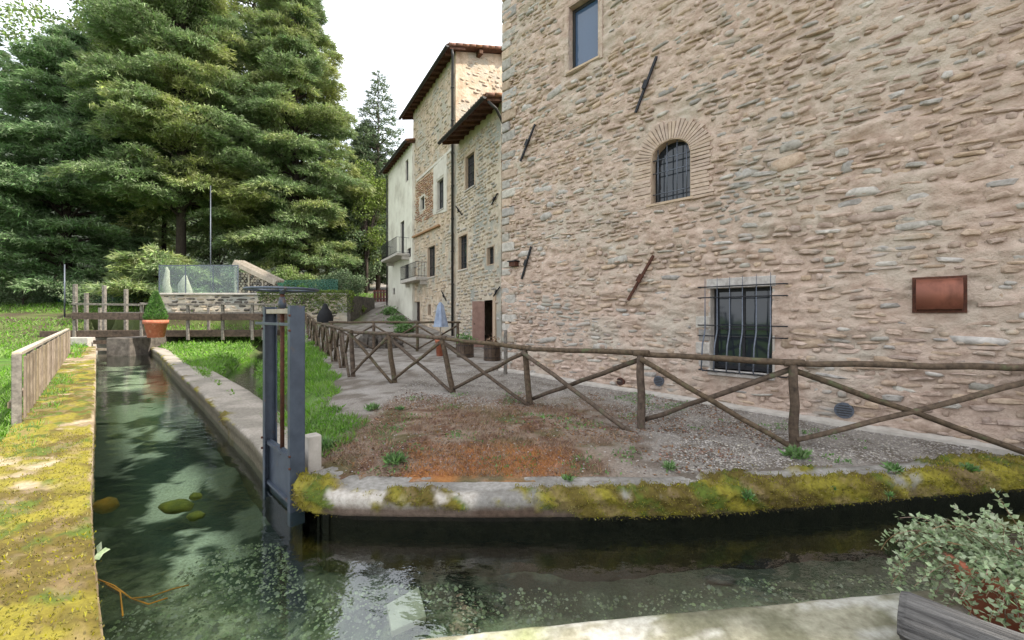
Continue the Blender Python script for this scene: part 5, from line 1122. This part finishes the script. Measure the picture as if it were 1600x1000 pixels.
weed(618, 722, .03, .24, .13, 'green weed patch at the foot of the mound by the coping', 260); weed(510, 700, 0, .16, .15, 'pale green weed beside the concrete block', 200); weed(700, 684, .04, .07, .06, 'small blue-green weed in the middle of the mound', 60)
weed(1395, 735, 0, .14, .1, 'grey-green plant on the mossy coping at right', 160); weed(1515, 735, -.03, .14, .1, 'dark green plant at the right end of the mossy coping', 160); weed(1325, 722, 0, .08, .05, 'tiny green weed in gravel near the right coping', 60)
weed(1300, 765, -.09, .08, .06, 'small green leaves in the moss right of the rosette weed', 80); weed(1390, 775, -.1, .07, .06, 'small bright weed low on the mossy coping at right', 70); weed(888, 750, -.02, .1, .08, 'sprig of green growing over the middle of the coping', 80)
weed(795, 790, -.13, .05, .05, 'bright green moss tuft on the face of the coping', 120); weed(905, 720, 0, .2, .08, 'thin greenish weed right of the rusty grass', 130); weed(985, 703, 0, .1, .07, 'yellowish weed near the end of the slanting brace', 70)
# hedge of green along the path foot of the cream house
for k, (u, yy, r, h) in enumerate(((609, 28, .3, .4), (620, 25, .34, .45), (633, 22, .34, .45))):
    x = (u-800)/F*yy; z0 = gz(x, yy); n = 1500; P = np.stack([x+rng.normal(size=n)*r*.6, yy+rng.normal(size=n)*r*.8, z0+np.abs(rng.normal(size=n))*h*.4], 1); V, Fc = kites(P, rdir(n, .4), rdir(n), rng.uniform(.1, .2, n), .08)
    tag(raw('shrub', V, Fc, M['weed']), ('low green shrub farthest up the lane by the cream house', 'low green shrub by the lane below the cream house door', 'low green shrub by the lane in front of the tall house')[k], 'shrub')

# ------------------------------------------------------------------ trees
def needles(P, Dr, Nn, L, W):              # slender triangles, one per twig of needles
    Dr = Dr/np.linalg.norm(Dr, axis=1)[:, None]; Sd = np.cross(Dr, Nn); Sd /= np.maximum(1e-9, np.linalg.norm(Sd, axis=1))[:, None]; W = np.asarray(W)[:, None]/2
    V = np.stack([P+Sd*W, P+Dr*L[:, None], P-Sd*W], 1).reshape(-1, 3); return V, np.arange(len(V)).reshape(-1, 3)
def conifer(name, lbl, x, y, H, Rr, mt, z0=None, t0=.12, nb=150, dens=26, droop=.22, rise=.10, prof=None, spray=.5, ww=.085, tr=.42, seed=0, sparse=1.0, layer=.3, group=None, flat=.35, cat='tree', up=0.0, kk=5):
    r = np.random.default_rng(500+seed); z0 = gz(x, y) if z0 is None else z0; t = empty(name, (x, y, z0), lbl, cat, group)
    MB().tube([(x, y, z0-.5), (x+.1, y, z0+H*.3), (x, y+.1, z0+H*.7), (x, y, z0+H*.98)], [tr, tr*.7, tr*.35, .04], 10, wob=.06).build('trunk', M['bark'], t)
    prof = prof or (lambda q: (1-q)**.75*(.55+.45*min(1, q/.2)))
    limbs = MB(); Ps, Ds, Ls, Ns = [], [], [], []
    for i in range(nb):
        q = (i+r.uniform(0, 1))/nb; a = i*2.39996+r.uniform(-.3, .3); hz_ = z0+H*(t0+(1-t0)*q); L = Rr*prof(q)*r.uniform(.72, 1.12)
        if L < .25: continue
        pts = []; base = np.array([x, y, hz_]); dh = np.array([math.cos(a), math.sin(a), 0]); dr = droop*r.uniform(.4, 1.6); rs_ = rise*r.uniform(-.2, 2.0)+up*q
        f = lambda s: base+dh*(L*s)+np.array([0, 0, L*(rs_*s*1.6-dr*s*s)])
        for s in np.linspace(0, .95, 5): pts.append(f(s))
        limbs.tube([Vector(p) for p in pts], list(np.linspace(max(.03, .035*L**.7), .015, 5)), 5, cap=False)
        n = int(dens*L*sparse); s = r.uniform(.18, 1, n)**.75; wd = L*.42*np.sin(np.clip(s, 0, 1)*2.6)*(.5+.5*s)+.12
        lat = r.uniform(-1, 1, n); sd = np.array([-dh[1], dh[0], 0]); Pp = base+dh*(L*s)[:, None]+sd*(wd*lat)[:, None]
        Pp[:, 2] = hz_+L*(rs_*s*1.6-dr*s*s)-np.abs(lat)*wd*.22+r.normal(size=n)*layer*.3; Dd = dh*(.9)+sd*(lat*1.1)[:, None]; Dd[:, 2] += r.normal(size=n)*flat+.12-dr*s
        Ps.append(Pp); Ds.append(Dd); Ls.append(np.full(n, spray)*r.uniform(.6, 1.2, n)); 
    limbs.build('limbs', M['bark'], t)
    P = np.concatenate(Ps); D = np.concatenate(Ds); L = np.concatenate(Ls); D /= np.linalg.norm(D, axis=1)[:, None]; n = len(P)
    K = kk; P5 = np.repeat(P, K, 0)+r.normal(size=(n*K, 3))*np.array([.13, .13, .06])*.9; D5 = np.repeat(D, K, 0)+r.normal(size=(n*K, 3))*np.array([.5, .5, .28]); N5 = np.tile([0, 0, 1.], (n*K, 1))+r.normal(size=(n*K, 3))*.6
    V, Fc = needles(P5, D5, N5, np.repeat(L, K)*r.uniform(.45, 1.1, n*K), ww*r.uniform(.6, 1.3, n*K)); raw('crown', V, Fc, M[mt], t); return t
cedar_prof = lambda q: (1-q)**.62*(.62+.38*min(1, q/.25))
conifer('cedar_tree', 'big grey-green cedar with layered boughs and yellowish sunny side, nearest the houses', -19.6, 37.5, 31, 7.4, 'cedar', t0=.06, rise=.26, droop=.30, flat=.5, nb=165, dens=54, prof=cedar_prof, seed=1, kk=10, spray=.42, ww=.08, layer=.5)
conifer('cedar_tree', 'huge dark green cedar with bare lower trunk in the middle of the wood', -27.5, 34.5, 32, 8.6, 'cedar', t0=.2, rise=.28, droop=.30, flat=.5, nb=165, dens=48, prof=cedar_prof, seed=2, kk=10, spray=.45, ww=.085, layer=.5)
conifer('cedar_tree', 'bluish cedar filling the left of the wood down to the lawn', -36, 33.5, 22, 8.0, 'cedarB', t0=.03, rise=.24, droop=.30, flat=.5, nb=130, dens=46, prof=cedar_prof, seed=3, kk=10, spray=.45, ww=.085, layer=.5)
conifer('cedar_tree', 'low pale cedar with wide boughs just behind the panel enclosure', -25.5, 30.0, 4.2, 4.6, 'cedar', t0=.14, nb=34, dens=50, prof=lambda q: (1-q)**.4, seed=4, spray=.5, ww=.09, tr=.25)
conifer('cedar_tree', 'darker cedar behind the lane-side cedar, between it and the spruce', -16.5, 47, 19, 5.6, 'spruce', t0=.06, nb=130, dens=30, prof=cedar_prof, seed=5, spray=.6, ww=.12)
conifer('spruce_tree', 'tall narrow spruce with sparse drooping tiers standing behind the houses', -14.5, 45, 23.9, 5.0, 'spruce', t0=.22, nb=110, dens=17, prof=lambda q: (1-q)**.9*1.25+.03, seed=6, spray=.45, ww=.10, droop=.05, rise=.02, up=.25, sparse=.8, tr=.26)
conifer('cedar_tree', 'tall pale cedar rising behind the wood at upper left', -43, 46, 34, 8.5, 'cedar', t0=.2, nb=130, dens=20, prof=cedar_prof, seed=7, spray=.7, ww=.13)
conifer('cedar_tree', 'cedar between the two biggest ones, set farther back', -28.5, 46, 40, 9.5, 'cedar', t0=.12, nb=150, dens=22, prof=cedar_prof, seed=8, spray=.65, ww=.13)
conifer('cedar_tree', 'cedar at the far left edge beyond the picket fence', -47, 37, 24, 8, 'cedarB', t0=.05, nb=130, dens=24, prof=cedar_prof, seed=9, spray=.65, ww=.13)
def broadleaf(lbl, x, y, H, Rr, mt, n=16000, z0=None, leaf=.2, tz=.35, name='broadleaf_tree', cat='tree', tr=.2, seed=0, group=None, nclump=26, squash=.8):
    r = np.random.default_rng(900+seed); z0 = gz(x, y) if z0 is None else z0; t = empty(name, (x, y, z0), lbl, cat, group)
    limbs = MB(); top = Vector((x, y, z0+H*.8)); limbs.tube([(x, y, z0-.3), (x+.1, y, z0+H*tz), top], [tr, tr*.7, tr*.2], 8, wob=.06)
    C_ = []
    for k in range(nclump):
        v = r.normal(size=3); v /= np.linalg.norm(v); v *= r.uniform(.35, 1)**.6; c = np.array([x+v[0]*Rr*.8, y+v[1]*Rr*.8, z0+H*(tz+(1-tz)*.5)+v[2]*H*(1-tz)*.45]); C_.append(c)
        p0 = Vector((x, y, z0+H*(tz*.7+.25*r.random()))); limbs.tube([p0, p0.lerp(Vector(c), .5)+Vector((0, 0, .1*Rr)), Vector(c)], [tr*.35, tr*.2, .01], 5, cap=False)
    limbs.build('trunk', M['bark'], t); ci = r.integers(0, nclump, n); P = np.array(C_)[ci]; g_ = r.normal(size=(n, 3)); g_ /= np.linalg.norm(g_, axis=1)[:, None]; P = P+g_*(r.uniform(.3, 1, n)**.4)[:, None]*Rr*.36*np.array([1, 1, squash])
    V, Fc = kites(P, rdir(n, -.1), rdir(n, .6), leaf*r.uniform(.6, 1.3, n), leaf*.55); raw('crown', V, Fc, M[mt], t)
broadleaf('light green leafy tree rising at the upper left of the wood', -33.5, 40, 30, 6.5, 'leafy', n=26000, leaf=.34, tz=.5, seed=1, nclump=34)
broadleaf('pale airy leafy tree at the top left corner of the wood', -39, 43, 36, 8.5, 'leafy', n=30000, leaf=.38, tz=.35, seed=11, nclump=44)
for k, (x, h) in enumerate(((-52, 19), (-43, 17), (-35, 18), (-28, 16), (-20.5, 17))):
    broadleaf(('round tree far behind the wood at the left', 'round tree far behind the wood, second from the left', 'round tree far behind the middle cedar', 'round tree far behind the panel enclosure', 'round tree far behind the lane-side cedar')[k], x, 60+k, h, 6.2, 'spruce' if k % 2 else 'cedar', n=8000, leaf=.5, tz=.05, seed=60+k, nclump=26)
broadleaf('sunlit yellow-green tree under the spruce beside the cream house', -14.4, 41, 13, 3.0, 'yellowleaf', n=9000, leaf=.24, tz=.2, seed=3)
broadleaf('dark bushy tree beyond the netting by the lane', -15.5, 42, 9, 3.2, 'spruce', n=12000, leaf=.26, tz=.12, seed=4)
broadleaf('dark green tree behind the cream house beyond the lane', -11.2, 50, 13, 4.0, 'spruce', n=12000, leaf=.28, tz=.12, seed=8)
for k, (x, y, h, r_, mt, lb) in enumerate(((-31.5, 30.8, 1.7, 2.2, 'spruce', 'dark green bush on the lawn edge at far left'), (-27.6, 30.6, 2.0, 2.2, 'spruce', 'dark bush under the big cedars, nearest the panel enclosure'), (-14.8, 28.6, 1.9, 1.2, 'topiary', 'dark rounded bush beside the log store'), (-13.0, 28.6, 1.3, .8, 'topiary', 'rounded bush behind the retaining wall end'), (-24, 29.2, 2.0, 2.0, 'leafy', 'pale feathery bush above the enclosure at left'),
    (-36.5, 31, 2.0, 2.2, 'spruce', 'dark bush at the far left end of the lawn'), (-10.6, 27.2, .9, .9, 'yellowleaf', 'yellow-green shrub hanging over the end of the retaining wall'))):
    broadleaf(lb, x, y, h, r_, mt, n=4500, leaf=.13, tz=.05, name='bush', cat='bush', tr=.05, seed=20+k, nclump=16)
for k, (x, y, h, r_, mt, lb) in enumerate(((-21.5, 32.5, 3.0, 2.4, 'spruce', 'dark understory bush behind the log store'), (-18.0, 34.0, 2.6, 2.2, 'leafy', 'light understory bush under the lane-side cedar'), (-25.5, 33.0, 3.2, 2.6, 'spruce', 'dark understory bush between the cedar trunks'), (-31, 34.0, 3.6, 3.0, 'spruce', 'dark understory bush left of the big cedar trunk'), (-14.6, 35.5, 2.4, 2.0, 'spruce', 'dark low bush left of the lane beyond the netting'))):
    broadleaf(lb, x, y, h, r_, mt, n=7000, leaf=.16, tz=.05, name='bush', cat='bush', tr=.06, seed=40+k, nclump=20)
# ivy and moss on top of the retaining wall end
n = 9000; P = np.stack([rng.uniform(-15.5, -9.8, n), 25.42+rng.uniform(-.12, .5, n), RZT+.1-rng.uniform(0, 1, n)**2*1.3], 1); P[:, 2] += .15; V, Fc = kites(P, rdir(n, -.2), rdir(n), rng.uniform(.08, .15, n), .07); tag(raw('wall_creeper', V, Fc, M['yellowleaf']), 'yellow-green creeper hanging over the right part of the retaining wall', 'creeper')
# wooded hills far behind
def ridge(name, x0, x1, y, pts, depth, mt):
    xs = np.linspace(x0, x1, 120); js = np.linspace(0, 1, 20); K, J = np.meshgrid(xs, js); hgt = np.interp(K, [p[0] for p in pts], [p[1] for p in pts])
    Z = -5+(hgt+5)*np.sin(J*np.pi/2)+6*(fbm(K*.02, J*4, 4, 77)-.5)*J; V = np.stack([K, y+depth*J, Z], -1).reshape(-1, 3); I = np.arange(K.size).reshape(K.shape)
    o = raw(name, V, np.stack([I[:-1, :-1], I[:-1, 1:], I[1:, 1:], I[1:, :-1]], -1).reshape(-1, 4), M[mt], sm=True); tag(o, kind='structure')
ridge('hill', -420, 120, 230, [(-420, 150), (-300, 170), (-210, 130), (-160, 118), (-110, 116), (-60, 90), (0, 60), (120, 30)], 120, 'hill')
